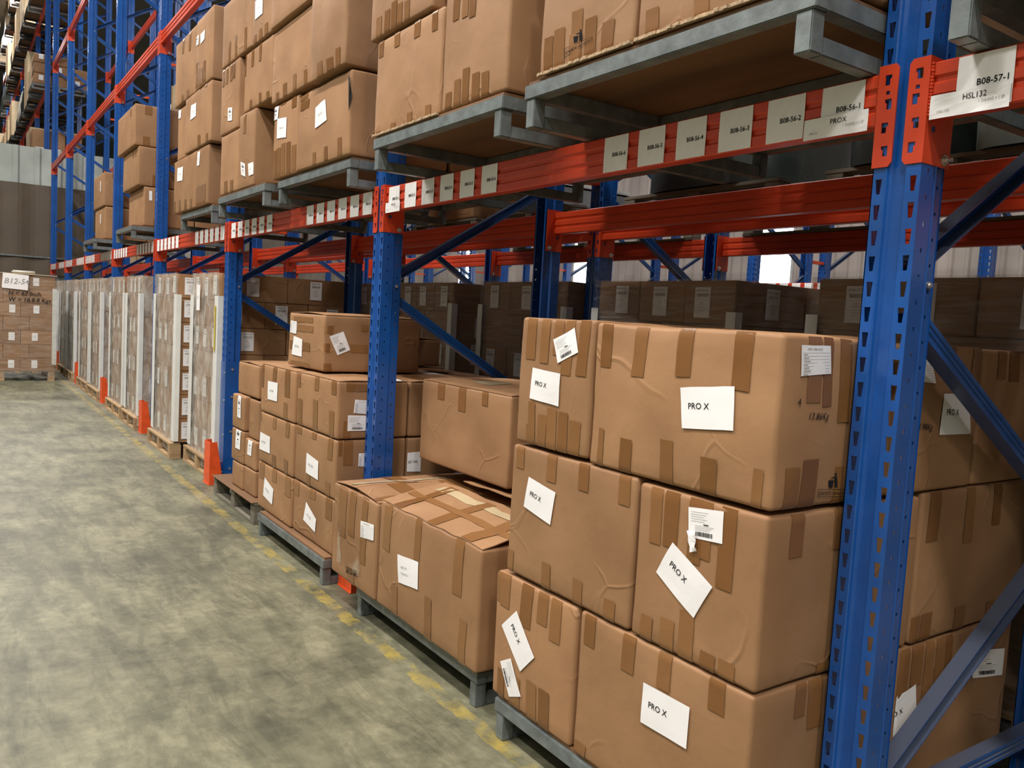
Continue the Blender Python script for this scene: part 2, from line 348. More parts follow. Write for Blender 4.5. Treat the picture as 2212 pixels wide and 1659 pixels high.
        for i in range(n):
            x0 = W*(.02+i*.34); x1 = x0+W*.28; y0 = H*(.1-.02*i); y1 = y0+H*.62; t = W*.02
            for a in ((x0, y0, x1, y0+t), (x0, y1-t, x1, y1), (x0, y0, x0+t, y1), (x1-t, y0, x1, y1)): rect(*a, 0)
            if i == 1: rect(x0+W*.12, y0+H*.1, x0+W*.16, y0+H*.5, 0); rect(x0+W*.08, y0+H*.08, x0+W*.2, y0+H*.12, 0)
            else: out.append((0, [(x0+W*.06, y0+H*.12), (x0+W*.22, y0+H*.12), (x0+W*.14, y0+H*.5)], [(0, 1, 2)]))
    elif kind == 'w1': txt('4', W*.08, H*.72, H*.2, 0, ang=.1, shear=.3); txt('13.86Kg', W*.36, H*.34, H*.2, 0, shear=.35, ang=-.02, maxw=W*.62)
    elif kind == 'w2': txt('13.98Kg', W*.0, H*.35, H*.3, 0, shear=.35, ang=-.05, maxw=W*.9)
    return out
NOPAPER = ('litter', 'care', 'w1', 'w2')

# ---------------------------------------------------------------- cardboard boxes with a shared surface function
class Surf:
    def __init__(s, x0, x1, y0, y1, z0, z1, seed, bulge=.006, wob=.0022, tilt=0, crush=0, slump=None):
        s.x0, s.x1, s.y0, s.y1, s.z0, s.z1 = x0, x1, y0, y1, z0, z1
        s.o = Vector(((x0+x1)/2, (y0+y1)/2, z0)); s.h = Vector(((x1-x0)/2, (y1-y0)/2, (z1-z0)))
        s.seed, s.bulge, s.wob, s.tilt, s.crush, s.slump = seed, bulge, wob, tilt, crush, slump
        s.r = .012
    def p(s, x, y, z, off=0.0):
        """world point on the undeformed box surface -> local deformed point"""
        q = Vector((x, y, z))-s.o; hx, hy, hz = s.h; r = s.r
        c = Vector((max(-hx+r, min(hx-r, q.x)), max(-hy+r, min(hy-r, q.y)), max(r, min(hz-r, q.z))))
        n = q-c
        if n.length < 1e-6: n = Vector((-1, 0, 0))
        n.normalize()
        out = c+n*(r+off)
        u, v, t = q.x/hx, q.y/hy, max(0, min(1, q.z/hz))
        zz = math.sin(math.pi*t)
        if abs(q.x) > hx-1e-4: out.x += (-s.bulge if q.x < 0 else s.bulge*.15)*zz*(1-v*v)
        if q.y < -hy+1e-4: out.y -= s.bulge*.7*zz*(1-u*u)
        a = Vector((q.x*5, q.y*5, q.z*5+s.seed*7.3)); m_ = max(0, min(1, t*12))
        nv = noise.noise_vector(a)*s.wob+noise.noise_vector(a*3.1)*s.wob*.35
        nv.z *= m_*.6; 
        out += nv
        if s.crush and t > .6:
            k = noise.noise(Vector((q.x*7, q.y*7, s.seed*3.1)))
            out.z -= s.crush*max(0, k+.25)*(t-.6)*2.2
        if s.slump:   # lowers the top towards the aisle side
            out.z -= s.slump*max(0, t)*max(0, (1-(u+1)*.9))**1.5
        return out
    def mesh(s, n=12):
        bm = bmesh.new(); H = s.h
        def grid(fn, na, nb):
            V = [[bm.verts.new(fn(i/na, j/nb)) for j in range(nb+1)] for i in range(na+1)]
            for i in range(na):
                for j in range(nb): bm.faces.new((V[i][j], V[i+1][j], V[i+1][j+1], V[i][j+1]))
        def e(t, L_):   # denser at the edges so that the rounding holds
            k = s.r/L_
            T = [0, k*.5, k]+[k+(1-2*k)*i/(n-1) for i in range(1, n-1)]+[1-k, 1-k*.5, 1]
            i = t*(len(T)-1); return T[int(round(i))]
        nn = n+3
        X = lambda t: s.x0+(s.x1-s.x0)*e(t, s.x1-s.x0)
        Y = lambda t: s.y0+(s.y1-s.y0)*e(t, s.y1-s.y0)
        Z = lambda t: s.z0+(s.z1-s.z0)*e(t, s.z1-s.z0)
        for x in (s.x0, s.x1): grid(lambda a, b: s.p(x, Y(a), Z(b)), nn, nn)
        for y in (s.y0, s.y1): grid(lambda a, b: s.p(X(a), y, Z(b)), nn, nn)
        for z in (s.z0, s.z1): grid(lambda a, b: s.p(X(a), Y(b), z), nn, nn)
        bmesh.ops.remove_doubles(bm, verts=bm.verts, dist=1e-5)
        return bm
    def face(s, f, a, z):
        if f == 'F': return (s.x0, a, z)
        if f == 'S': return (a, s.y0, z)
    def clampf(s, f, a, z, pad=0.0):
        lo, hi = (s.y0, s.y1) if f == 'F' else (s.x0, s.x1)
        return max(lo+pad, min(hi-pad, a)), max(s.z0+pad, min(s.z1-pad, z))
    def patch(s, f, quad, off=.0012, na=4, nb=4):
        """quad of (a, z) TL TR BR BL -> grid following the face"""
        bm = bmesh.new(); V = []
        for i in range(na+1):
            row = []
            for j in range(nb+1):
                u, v = i/na, j/nb
                a = (1-v)*((1-u)*quad[0][0]+u*quad[1][0])+v*((1-u)*quad[3][0]+u*quad[2][0])
                z = (1-v)*((1-u)*quad[0][1]+u*quad[1][1])+v*((1-u)*quad[3][1]+u*quad[2][1])
                a, z = s.clampf(f, a, z)
                row.append(bm.verts.new(s.p(*s.face(f, a, z), off)))
            V.append(row)
        for i in range(na):
            for j in range(nb): bm.faces.new((V[i][j], V[i+1][j], V[i+1][j+1], V[i][j+1]))
        return bm
def add_label(s, f, kind, quad, parent):
    """paper label (or print straight on the board) with its marks in the same mesh"""
    def P(u, v, off):   # u right, v up in 0..1
        a = v*((1-u)*quad[0][0]+u*quad[1][0])+(1-v)*((1-u)*quad[3][0]+u*quad[2][0])
        z = v*((1-u)*quad[0][1]+u*quad[1][1])+(1-v)*((1-u)*quad[3][1]+u*quad[2][1])
        a, z = s.clampf(f, a, z, .002)
        return s.p(*s.face(f, a, z), off)
    d = lambda a, b: math.hypot(a[0]-b[0], a[1]-b[1])
    W_ = (d(quad[0], quad[1])+d(quad[2], quad[3]))/2; H_ = (d(quad[0], quad[3])+d(quad[1], quad[2]))/2
    if kind in NOPAPER:
        bm = bmesh.new(); mats = [M['ink']]
        for mi, vs_, fs in marks(kind, W_, H_):
            V = [bm.verts.new(P(a/W_, b/H_, .0030)) for a, b in vs_]
            for q in fs:
                try: bm.faces.new([V[i] for i in q]).material_index = 0
                except ValueError: pass
        nm = {'litter': 'printed_warning', 'care': 'printed_care_symbols'}.get(kind, 'handwriting')
        return obj(nm, bm, mats, parent, recalc=False)
    bm = bmesh.new(); n = 5; V = [[bm.verts.new(P(i/n, j/n, .0036)) for j in range(n+1)] for i in range(n+1)]
    for i in range(n):
        for j in range(n): bm.faces.new((V[i][j], V[i+1][j], V[i+1][j+1], V[i][j+1]))
    for mi, vs_, fs in marks(kind, W_, H_):
        VV = [bm.verts.new(P(a/W_, b/H_, .0046)) for a, b in vs_]
        for q in fs:
            try: bm.faces.new([VV[i] for i in q]).material_index = mi
            except ValueError: pass
    return obj('paper_label', bm, [M['paper'], M['ink'], M['greyink']], parent, recalc=False)
_seed = [0]
def carton(dims, Fi=(), Si=(), label='', group=None, top=None, rotz=0, tiltxy=None, rise=.008, tt=(), **kw):
    kw2 = dict(rise=rise, tt=tt)
    _seed[0] += 1
    s = Surf(*dims, seed=_seed[0]*1.37, **kw)
    t = thing('cardboard_box', label, 'cardboard box', tuple(s.o), group, rotz)
    if tiltxy: t.rotation_euler = (tiltxy[0], tiltxy[1], rotz)
    obj('carton_body', s.mesh(), M['card'], t, smooth=True)
    for f, items in (('F', Fi), ('S', Si)):
        for k, it in enumerate(items):
            if it[0] == 't':
                a0, a1, za, zb = it[1:]
                if za < zb: za, zb = zb, za
                j = random.uniform(-.004, .004)
                q = [(a0, za), (a1, za), (a1+j, zb), (a0+j, zb)]
                obj('packing_tape', s.patch(f, q, .0020+.0002*(k % 3), 3, 9), M['tape'], t, smooth=True)
            else: add_label(s, f, it[1], it[2], t)
    x0, x1, y0, y1, z0, z1 = dims
    if top:
        gap = top if isinstance(top, float) else .004
        ax = (y1-y0) > (x1-x0)       # flaps meet along y when the box is longer that way
        def P3(c, e, v, sgn, off):   # c along the seam, v from hinge to seam
            lo, hi = (x0, x1) if ax else (y0, y1)
            m_ = (lo+hi)/2; h_ = (lo+.003) if sgn < 0 else (hi-.003); a_ = h_+(m_+sgn*gap/2-h_)*v
            x, y = (a_, c) if ax else (c, a_)
            b = s.p(x, y, z1, off); b.z += rise*v+.006*math.sin(v*3)*noise.noise(Vector((x*6, y*6, s.seed)))+.002
            return b
        rise = kw2.get('rise', .008)
        c0, c1 = ((y0, y1) if ax else (x0, x1))
        for sgn in (-1, 1):
            bm = bmesh.new(); nx, ny = 12, 6
            A = [[bm.verts.new(P3(c0+.004+(c1-c0-.008)*i/nx, 0, j/ny, sgn, .0015)) for j in range(ny+1)] for i in range(nx+1)]
            B = [[bm.verts.new(v.co+Vector((0, 0, .004))) for v in r] for r in A]
            for i in range(nx):
                for j in range(ny):
                    bm.faces.new((A[i][j], A[i+1][j], A[i+1][j+1], A[i][j+1])); bm.faces.new((B[i][j], B[i][j+1], B[i+1][j+1], B[i+1][j]))
            for i in range(nx):
                bm.faces.new((A[i][0], A[i+1][0], B[i+1][0], B[i][0])); bm.faces.new((A[i][ny], B[i][ny], B[i+1][ny], A[i+1][ny]))
            for j in range(ny):
                bm.faces.new((A[0][j], B[0][j], B[0][j+1], A[0][j+1])); bm.faces.new((A[nx][j], A[nx][j+1], B[nx][j+1], B[nx][j]))
            obj('top_flap', bm, M['card'], t, smooth=False)
        for (ca, cb, va, vb, sg, mt) in kw2.get('tt', ()):   # tape on the top: fractions along the seam, hinge-to-seam fractions, side
            bm = bmesh.new(); na, nb = 10, 6
            G = [[bm.verts.new(P3(c0+(c1-c0)*(ca+(cb-ca)*i/na), 0, va+(vb-va)*j/nb, sg, .0015)+Vector((0, 0, .0062))) for j in range(nb+1)] for i in range(na+1)]
            for i in range(na):
                for j in range(nb): bm.faces.new((G[i][j], G[i+1][j], G[i+1][j+1], G[i][j+1]))
            obj('packing_tape', bm, M[mt], t, smooth=True)
    return t, s

# measured boxes: name, (x0,x1,y0,y1,z0,z1), items on the aisle face, items on the near side
BOXES = [
('b1',(-0.25,0.38,1.862,2.3,0.15,0.59),[('t',2.311,2.259,0.59,0.482),('t',2.272,2.215,0.59,0.473),('t',2.147,2.085,0.59,0.445),('t',2.057,2.003,0.59,0.484),('t',1.987,1.934,0.59,0.45),('t',2.261,2.219,0.252,0.15),('t',2.187,2.123,0.261,0.15),('t',2.088,2.034,0.279,0.15),('t',2.021,1.966,0.279,0.15),('l','prox',[(2.163,0.485),(2.047,0.367),(2.122,0.291),(2.247,0.405)]),('l','ship',[(2.18,0.314),(2.112,0.208),(2.182,0.178),(2.245,0.278)])],[]),
('b2',(-0.25,0.36,1.2,1.845,0.15,0.59),[('t',1.82,1.771,0.59,0.496),('t',1.651,1.6,0.59,0.483),('t',1.511,1.463,0.59,0.49),('t',1.334,1.283,0.59,0.506),('t',1.832,1.78,0.194,0.15),('l','prox',[(1.558,0.483),(1.389,0.485),(1.389,0.374),(1.559,0.371)])],[('t',-0.089,-0.047,0.59,0.502),('t',-0.04,0.019,0.59,0.46)]),
('m1',(-0.25,0.4,1.64,2.25,0.597,1.03),[('t',2.223,2.18,1.03,0.955),('t',2.055,2.007,1.03,0.942),('t',1.896,1.848,1.03,0.946),('t',1.712,1.665,1.03,0.944),('t',2.251,2.208,0.672,0.597),('t',2.048,2.004,0.682,0.597),('t',1.889,1.844,0.675,0.597),('t',1.742,1.694,0.661,0.597),('l','prox',[(2.143,0.938),(1.997,0.915),(2.012,0.808),(2.161,0.835)])],[]),
('m2',(-0.25,0.4,1.2,1.628,0.597,1.022),[('t',1.58,1.536,1.022,0.867),('t',1.526,1.476,1.022,0.871),('t',1.442,1.397,1.022,0.853),('t',1.405,1.366,1.022,0.873),('t',1.339,1.288,1.022,0.817),('t',1.587,1.542,0.667,0.597),('t',1.513,1.465,0.682,0.597),('t',1.449,1.399,0.724,0.597),('t',1.372,1.323,0.643,0.597),('t',1.312,1.262,0.645,0.597),('l','prox',[(1.489,0.889),(1.343,0.814),(1.4,0.715),(1.542,0.793)]),('l','shiptorn',[(1.443,0.994),(1.329,1.009),(1.324,0.929),(1.437,0.918)])],[('t',-0.165,-0.113,1.022,0.916),('t',0.005,0.045,1.022,0.918),('t',-0.019,0.041,0.629,0.597)]),
('t1',(-0.25,0.4,1.865,2.24,1.042,1.455),[('t',2.205,2.153,1.455,1.319),('t',2.124,2.077,1.455,1.313),('t',2.055,2.009,1.455,1.344),('t',2.003,1.955,1.455,1.284),('t',1.931,1.883,1.455,1.288),('t',2.17,2.132,1.183,1.042),('t',2.114,2.066,1.147,1.042),('t',2.067,2.017,1.173,1.042),('t',2.006,1.957,1.169,1.042),('t',1.948,1.898,1.149,1.042),('t',2.18,2.141,1.108,1.042),('l','prox',[(2.156,1.294),(2.003,1.287),(2.006,1.184),(2.163,1.194)]),('l','ship',[(2.055,1.391),(1.956,1.432),(1.928,1.358),(2.022,1.319)])],[]),
('t2',(-0.25,0.215,1.2,1.855,1.034,1.45),[('t',1.825,1.779,1.45,1.324),('t',1.689,1.637,1.45,1.308),('t',1.514,1.463,1.45,1.325),('t',1.335,1.28,1.45,1.306),('t',1.815,1.79,1.145,1.034),('t',1.712,1.664,1.132,1.034),('t',1.557,1.51,1.151,1.034),('t',1.407,1.355,1.129,1.034),('t',1.252,1.225,1.127,1.034),('l','prox',[(1.493,1.297),(1.325,1.314),(1.312,1.207),(1.475,1.192)])],[('t',-0.157,-0.103,1.45,1.29),('t',-0.095,-0.058,1.45,1.28),('t',-0.031,0.016,1.45,1.238),('t',-0.211,-0.158,1.135,1.034),('t',-0.148,-0.087,1.151,1.034),('t',-0.017,0.018,1.128,1.034),('l','check',[(-0.189,1.426),(-0.074,1.428),(-0.067,1.361),(-0.186,1.354)]),('l','w1',[(-0.203,1.307),(-0.069,1.306),(-0.056,1.218),(-0.192,1.222)]),('l','litter',[(-0.086,1.121),(0.033,1.118),(0.04,1.047),(-0.077,1.054)])]),
('t3',(0.235,0.66,1.2,1.85,1.034,1.44),[],[('t',0.451,0.51,1.44,1.402),('t',0.598,0.658,1.44,1.304),('l','check',[(0.277,1.402),(0.373,1.4),(0.399,1.337),(0.288,1.341)]),('l','prox',[(0.45,1.309),(0.602,1.306),(0.62,1.191),(0.446,1.192)]),('l','w2',[(0.317,1.249),(0.429,1.247),(0.439,1.189),(0.326,1.192)])]),
('t4',(0.67,1.09,1.2,1.85,1.034,1.435),[],[('t',0.752,0.802,1.435,1.348),('t',0.821,0.883,1.435,1.341)]),
('m3',(0.41,1.08,1.2,1.63,0.597,1.03),[],[('t',0.349,0.393,1.03,0.919),('t',0.445,0.504,1.03,0.888),('t',0.644,0.695,1.03,0.865),('t',0.808,0.857,1.03,0.901),('t',0.458,0.513,0.679,0.597),('t',0.641,0.701,0.671,0.597),('t',0.833,0.884,0.657,0.597),('t',0.402,0.451,0.677,0.597)]),
('b3',(0.37,1.02,1.2,1.85,0.15,0.59),[],[('t',0.362,0.419,0.59,0.449),('t',0.429,0.488,0.59,0.471),('t',0.502,0.55,0.59,0.423),('t',0.56,0.61,0.59,0.424),('t',0.613,0.65,0.59,0.468),('t',0.325,0.389,0.297,0.15),('t',0.394,0.452,0.299,0.15),('l','prox2',[(0.239,0.426),(0.46,0.475),(0.483,0.372),(0.242,0.315)]),('l','ship',[(0.743,0.521),(0.974,0.486),(0.977,0.397),(0.785,0.426)])]),
('c1',(-0.247,0.55,3.275,3.775,0.155,0.6),[('t',3.704,3.608,0.6,0.358),('t',3.574,3.504,0.6,0.387),('t',3.434,3.374,0.6,0.292),('t',3.568,3.493,0.231,0.155),('l','check',[(3.437,0.485),(3.298,0.5),(3.297,0.426),(3.429,0.409)]),('l','care',[(3.59,0.239),(3.46,0.255),(3.456,0.212),(3.586,0.194)])],[]),
('c2',(-0.24,0.5,2.42,3.262,0.155,0.62),[('t',3.212,3.137,0.62,0.417),('t',2.921,2.87,0.62,0.449),('t',2.6,2.538,0.62,0.407),('t',3.113,3.054,0.291,0.155),('t',2.805,2.75,0.331,0.155),('t',2.541,2.49,0.326,0.155),('l','vien',[(3.054,0.434),(2.872,0.448),(2.861,0.335),(3.041,0.315)])],[]),
('c3',(0.2,0.8,2.93,3.75,0.7,1.11),[('t',3.583,3.514,1.11,1.03),('t',3.375,3.311,1.11,0.996),('t',3.162,3.111,1.11,1.045),('t',3.621,3.568,0.692,0.7),('t',3.13,3.061,0.69,0.7)],[]),
('k1a',(-0.165,0.4,4.612,5.24,0.153,0.446),[('t',5.208,5.114,0.446,0.343),('t',4.957,4.873,0.446,0.367),('t',4.721,4.625,0.446,0.331),('l','kit',[(5.097,0.365),(4.91,0.322),(4.928,0.222),(5.114,0.244)])],[]),
('k1b',(-0.155,0.25,3.995,4.6,0.153,0.446),[('t',4.575,4.508,0.446,0.363),('t',4.336,4.253,0.446,0.395),('t',4.102,4.018,0.446,0.334),('l','kit',[(4.378,0.361),(4.219,0.297),(4.234,0.22),(4.417,0.25)])],[]),
('k2a',(-0.165,0.4,4.612,5.24,0.452,0.765),[('t',5.266,5.209,0.765,0.706),('t',4.976,4.914,0.765,0.694),('t',4.741,4.676,0.765,0.677),('t',4.974,4.897,0.532,0.452),('t',4.753,4.688,0.54,0.452),('l','kit',[(5.213,0.637),(5.007,0.634),(5.003,0.529),(5.22,0.524)])],[]),
('k2b',(-0.155,0.25,3.995,4.6,0.452,0.765),[('t',4.581,4.505,0.765,0.724),('t',4.336,4.272,0.765,0.727),('t',4.101,4.037,0.765,0.653),('t',4.395,4.338,0.538,0.452),('t',4.123,4.056,0.53,0.452),('l','kit',[(4.397,0.637),(4.219,0.617),(4.219,0.514),(4.403,0.523)])],[('t',-0.114,-0.062,0.765,0.633),('t',-0.142,-0.121,0.765,0.685),('l','check',[(-0.03,0.695),(0.037,0.692),(0.035,0.619),(-0.031,0.625)])]),
('k3a',(-0.165,0.4,4.612,5.24,0.771,1.072),[('t',5.25,5.186,1.072,0.926),('t',5.007,4.937,1.072,0.986),('t',4.781,4.7,1.072,0.913),('t',5.234,5.185,0.771,0.771),('t',4.795,4.729,0.877,0.771),('l','kit',[(5.093,0.976),(4.901,0.981),(4.903,0.866),(5.085,0.863)])],[]),
('k3b',(-0.155,0.25,3.995,4.6,0.771,1.072),[('t',4.609,4.547,1.072,0.99),('t',4.327,4.266,1.072,0.997),('t',4.085,4.022,1.072,1.002),('t',4.577,4.51,0.923,0.771),('t',4.336,4.267,0.945,0.771),('t',4.101,4.038,0.912,0.771)],[('t',-0.11,-0.058,1.072,1.023),('t',-0.119,-0.077,0.867,0.771),('t',-0.058,0.0,1.072,1.023),('l','check',[(-0.063,0.981),(0.024,0.973),(0.017,0.901),(-0.069,0.91)]),('l','ship',[(-0.099,0.899),(0.017,0.894),(0.018,0.814),(-0.099,0.815)])]),
('k3c',(0.26,0.82,3.995,4.6,0.771,1.07),[],[]),
('k2c',(0.26,0.82,3.995,4.6,0.452,0.765),[],[('l','xit',[(0.248,0.684),(0.344,0.688),(0.344,0.575),(0.246,0.579)])]),
('u0',(-0.1,0.5,4.36,4.93,1.094,1.41),[('t',4.962,4.535,1.39,1.359),('t',4.911,4.52,1.342,1.304),('t',4.901,4.558,1.243,1.193),('t',4.957,4.567,1.124,1.073),('l','check2',[(4.897,1.364),(4.795,1.359),(4.798,1.285),(4.906,1.29)]),('l','kit',[(4.837,1.272),(4.681,1.258),(4.684,1.155),(4.859,1.161)])],[('t',-0.129,-0.047,1.353,1.308),('t',-0.125,-0.061,1.253,1.204),('t',-0.121,-0.053,1.14,1.093),('t',0.057,0.162,1.251,1.205),('t',0.117,0.161,1.364,1.328),('l','ship',[(-0.068,1.293),(0.012,1.324),(0.057,1.22),(-0.02,1.188)])]),
('s3',(-0.1,0.45,5.5,5.97,0.812,1.035),[],[]),
('s2a',(-0.13,0.3,5.7,5.99,0.565,0.805),[('l','ship2',[(5.848,0.804),(5.775,0.798),(5.768,0.648),(5.851,0.65)])],[]),
('s2b',(-0.1,0.4,5.47,5.695,0.53,0.797),[],[]),
('s1a',(-0.13,0.3,5.7,5.99,0.33,0.56),[('l','ship2',[(5.871,0.578),(5.762,0.583),(5.763,0.426),(5.873,0.426)])],[]),
('s1b',(-0.12,0.4,5.45,5.695,0.33,0.525),[('l','ship2',[(5.607,0.581),(5.514,0.582),(5.527,0.421),(5.625,0.42)])],[]),
('s0a',(-0.13,0.3,5.7,5.96,0.15,0.325),[],[]),
('s0b',(-0.12,0.4,5.45,5.695,0.15,0.325),[],[]),
('ua1',(-0.24,0.42,1.79,2.235,2.235,2.66),[('t',2.21,2.163,2.344,2.235),('t',2.158,2.106,2.356,2.235),('t',2.08,2.031,2.324,2.235),('t',2.073,2.02,2.39,2.235),('t',2.005,1.952,2.352,2.235),('t',1.924,1.87,2.321,2.235),('l','litter',[(2.113,2.355),(1.967,2.319),(1.963,2.281),(2.103,2.254)])],[]),
('ua2',(-0.24,0.42,1.19,1.775,2.235,2.66),[('t',1.743,1.693,2.307,2.235),('t',1.564,1.513,2.314,2.235),('t',1.412,1.369,2.287,2.235)],[]),
('ub1',(-0.24,0.42,2.9,3.5,2.229,2.64),[('t',3.48,3.433,2.64,2.567),('t',3.324,3.276,2.64,2.576),('t',3.14,3.089,2.64,2.57),('t',2.99,2.945,2.64,2.559),('t',3.468,3.425,2.245,2.229),('t',3.326,3.283,2.258,2.229),('t',3.172,3.126,2.276,2.229),('t',3.012,2.966,2.277,2.229)],[]),
('ub2',(-0.24,0.42,2.43,2.885,2.229,2.72),[('t',2.821,2.775,2.72,2.554),('t',2.751,2.709,2.72,2.548),('t',2.701,2.658,2.72,2.535),('t',2.851,2.804,2.295,2.229),('t',2.786,2.738,2.33,2.229),('t',2.724,2.678,2.359,2.229),('t',2.657,2.605,2.328,2.229),('t',2.589,2.542,2.318,2.229)],[]),
('ub3',(-0.25,0.4,2.98,3.56,2.652,3.07),[('t',3.497,3.44,2.74,2.652),('t',3.409,3.358,2.748,2.652),('t',3.345,3.292,2.767,2.652),('t',3.287,3.239,2.744,2.652),('t',3.219,3.172,2.736,2.652)],[]),
('ub4',(-0.22,0.4,2.4,2.96,2.73,3.12),[],[]),
('uc1',(-0.15,0.42,4.76,5.2,2.228,2.675),[('t',5.072,4.991,2.675,2.662),('t',4.872,4.797,2.675,2.611),('t',5.195,5.125,2.403,2.228),('t',5.121,5.044,2.41,2.228),('t',5.033,4.961,2.425,2.228),('t',4.941,4.869,2.42,2.228),('t',4.849,4.774,2.39,2.228),('l','ship2',[(5.217,2.673),(5.104,2.666),(5.117,2.59),(5.22,2.593)]),('l','plain',[(5.123,2.591),(4.951,2.573),(4.944,2.453),(5.121,2.471)])],[]),
('uc2',(-0.155,0.42,3.99,4.745,2.228,2.655),[('t',4.764,4.691,2.655,2.656),('t',4.547,4.486,2.655,2.648),('t',4.485,4.44,2.301,2.228),('t',4.318,4.272,2.309,2.228),('t',4.135,4.08,2.327,2.228),('l','plain',[(4.465,2.544),(4.319,2.563),(4.286,2.445),(4.453,2.428)]),('t',4.764,4.604,2.663,2.621),('t',4.759,4.576,2.613,2.567)],[]),
('uc3',(-0.165,0.42,4.5,5.22,2.69,3.12),[('t',5.129,5.074,2.742,2.69),('t',4.999,4.933,2.771,2.69),('t',4.823,4.768,2.79,2.69),('t',4.643,4.596,2.777,2.69)],[]),
('uc4',(-0.19,0.42,4.0,4.485,2.67,3.12),[('t',4.374,4.289,2.748,2.67),('t',4.229,4.148,2.739,2.67),('t',4.114,4.055,2.766,2.67)],[]),
('uc5',(-0.19,0.42,4.5,5.2,3.13,3.56),[('t',5.136,4.483,3.066,3.13)],[]),
('uc6',(-0.19,0.42,3.99,4.485,3.13,3.56),[('t',4.358,4.305,3.003,3.13),('t',4.276,4.214,3.002,3.13),('t',4.175,4.116,2.99,3.13)],[]),
('ud1',(-0.17,0.42,5.89,6.34,2.228,2.655),[('t',6.218,6.141,2.321,2.228),('t',6.067,5.993,2.315,2.228)],[]),
('ud2',(-0.17,0.42,5.53,5.88,2.228,2.73),[('t',5.779,5.719,2.73,2.595),('l','ship2',[(5.811,2.414),(5.704,2.387),(5.688,2.298),(5.791,2.324)]),('l','plain',[(5.638,2.378),(5.535,2.38),(5.521,2.299),(5.616,2.295)])],[]),
('ud3',(-0.17,0.42,5.93,6.38,2.665,3.14),[('t',6.349,6.289,3.14,3.014),('t',6.253,6.195,3.14,3.015),('t',6.14,6.084,3.14,3.013),('t',6.068,6.024,3.14,3.019),('l','ship2',[(6.169,2.837),(6.061,2.823),(6.059,2.732),(6.167,2.744)])],[]),
('ud4',(-0.16,0.42,5.24,5.83,2.74,3.13),[('t',5.855,5.793,3.13,2.986),('t',5.677,5.628,3.13,3.016),('t',5.505,5.458,3.13,3.016),('t',5.686,5.631,2.801,2.74),('t',5.483,5.437,2.811,2.74),('t',5.333,5.28,2.79,2.74)],[]),
('ud5',(-0.17,0.42,5.66,6.38,3.15,3.6),[('t',6.207,6.15,3.299,3.15),('t',6.044,5.99,3.309,3.15),('t',5.82,5.769,3.303,3.15)],[]),
('ud6',(-0.17,0.42,5.23,5.65,3.14,3.6),[('t',5.616,5.552,3.203,3.14),('t',5.493,5.431,3.21,3.14),('t',5.375,5.315,3.216,3.14),('l','plain',[(5.584,3.415),(5.416,3.4),(5.417,3.293),(5.578,3.296)])],[]),
('ue1',(-0.12,0.42,7.3,8.12,2.228,2.7),[('t',8.105,8.033,2.342,2.228),('t',7.901,7.832,2.338,2.228),('t',7.677,7.612,2.325,2.228),('t',7.48,7.418,2.314,2.228),('l','plain',[(7.972,2.631),(7.757,2.621),(7.756,2.501),(7.97,2.512)])],[]),
('ue2',(-0.12,0.42,6.9,7.29,2.228,2.7),[('t',7.273,6.962,2.391,2.228),('l','plain',[(7.248,2.676),(7.156,2.676),(7.168,2.56),(7.255,2.564)])],[]),
('ue3',(-0.1,0.42,7.7,8.1,2.71,3.17),[('l','plain',[(8.098,3.163),(7.971,3.154),(7.975,3.081),(8.102,3.089)])],[]),
('ue4',(-0.13,0.42,6.82,7.69,2.71,3.18),[('t',7.239,7.166,3.18,3.171),('t',7.027,6.957,3.18,3.153),('t',7.225,7.142,2.807,2.71),('t',6.964,6.896,2.78,2.71),('l','plain',[(7.468,3.093),(7.282,3.083),(7.286,2.976),(7.475,2.971)])],[]),
('ue5',(-0.12,0.42,7.36,8.16,3.19,3.75),[('t',7.897,7.829,3.75,3.613),('t',7.652,7.583,3.75,3.581),('t',7.887,7.819,3.261,3.19),('t',7.697,7.616,3.26,3.19)],[]),
('ue6',(-0.13,0.42,6.82,7.35,3.19,3.75),[('t',7.338,7.239,3.41,3.19),('t',7.209,7.113,3.336,3.19),('t',7.096,7.016,3.37,3.19),('l','ship2',[(7.369,3.625),(7.248,3.621),(7.254,3.548),(7.366,3.551)]),('l','plain',[(7.2,3.612),(7.061,3.615),(7.067,3.543),(7.191,3.529)])],[]),
]

# ================================================================ building shell
PY0, PS = 1.115, 2.808          # rack frame pitch along the aisle
def PYk(k): return PY0+PS*k
LV = [2.072, 4.235, 6.39, 8.55, 10.7]   # beam top levels
RH = 10.9
struct('floor', bx(-9, 12.4, -9, 62, -.2, 0), M['floor'])
def corr_sheet(axis, a0, a1, z0, z1, pos, pitch=.25, depth=.035, holes=()):
    """trapezoidal sheet standing in a plane; holes are (a0, a1, z0, z1)"""
    bm = bmesh.new(); prof = []; a = a0
    while a < a1:
        for da, dd in ((0, 0), (.30, 0), (.40, 1), (.60, 1), (.70, 0)):
            prof.append((min(a+da*pitch, a1), dd*depth))
        a += pitch
    prof.append((a1, 0))
    zs = sorted({z0, z1} | {h[2] for h in holes} | {h[3] for h in holes})
    for (p, d), (p2, d2) in zip(prof, prof[1:]):
        if p2-p < 1e-5: continue
        for za, zb in zip(zs, zs[1:]):
            if any(h[0] <= (p+p2)/2 <= h[1] and h[2] <= (za+zb)/2 <= h[3] for h in holes): continue
            if axis == 'y': P = [(pos-d, p, za), (pos-d2, p2, za), (pos-d2, p2, zb), (pos-d, p, zb)]
            else: P = [(p, pos-d, za), (p2, pos-d2, za), (p2, pos-d2, zb), (p, pos-d, zb)]
            bm.faces.new([bm.verts.new(q) for q in P])
    return bm
WX = 10.6
holes = [(9.45, 10.2, 1.2, 4.6), (14.9, 15.65, 1.2, 4.6), (20.5, 21.2, 1.2, 4.6)]
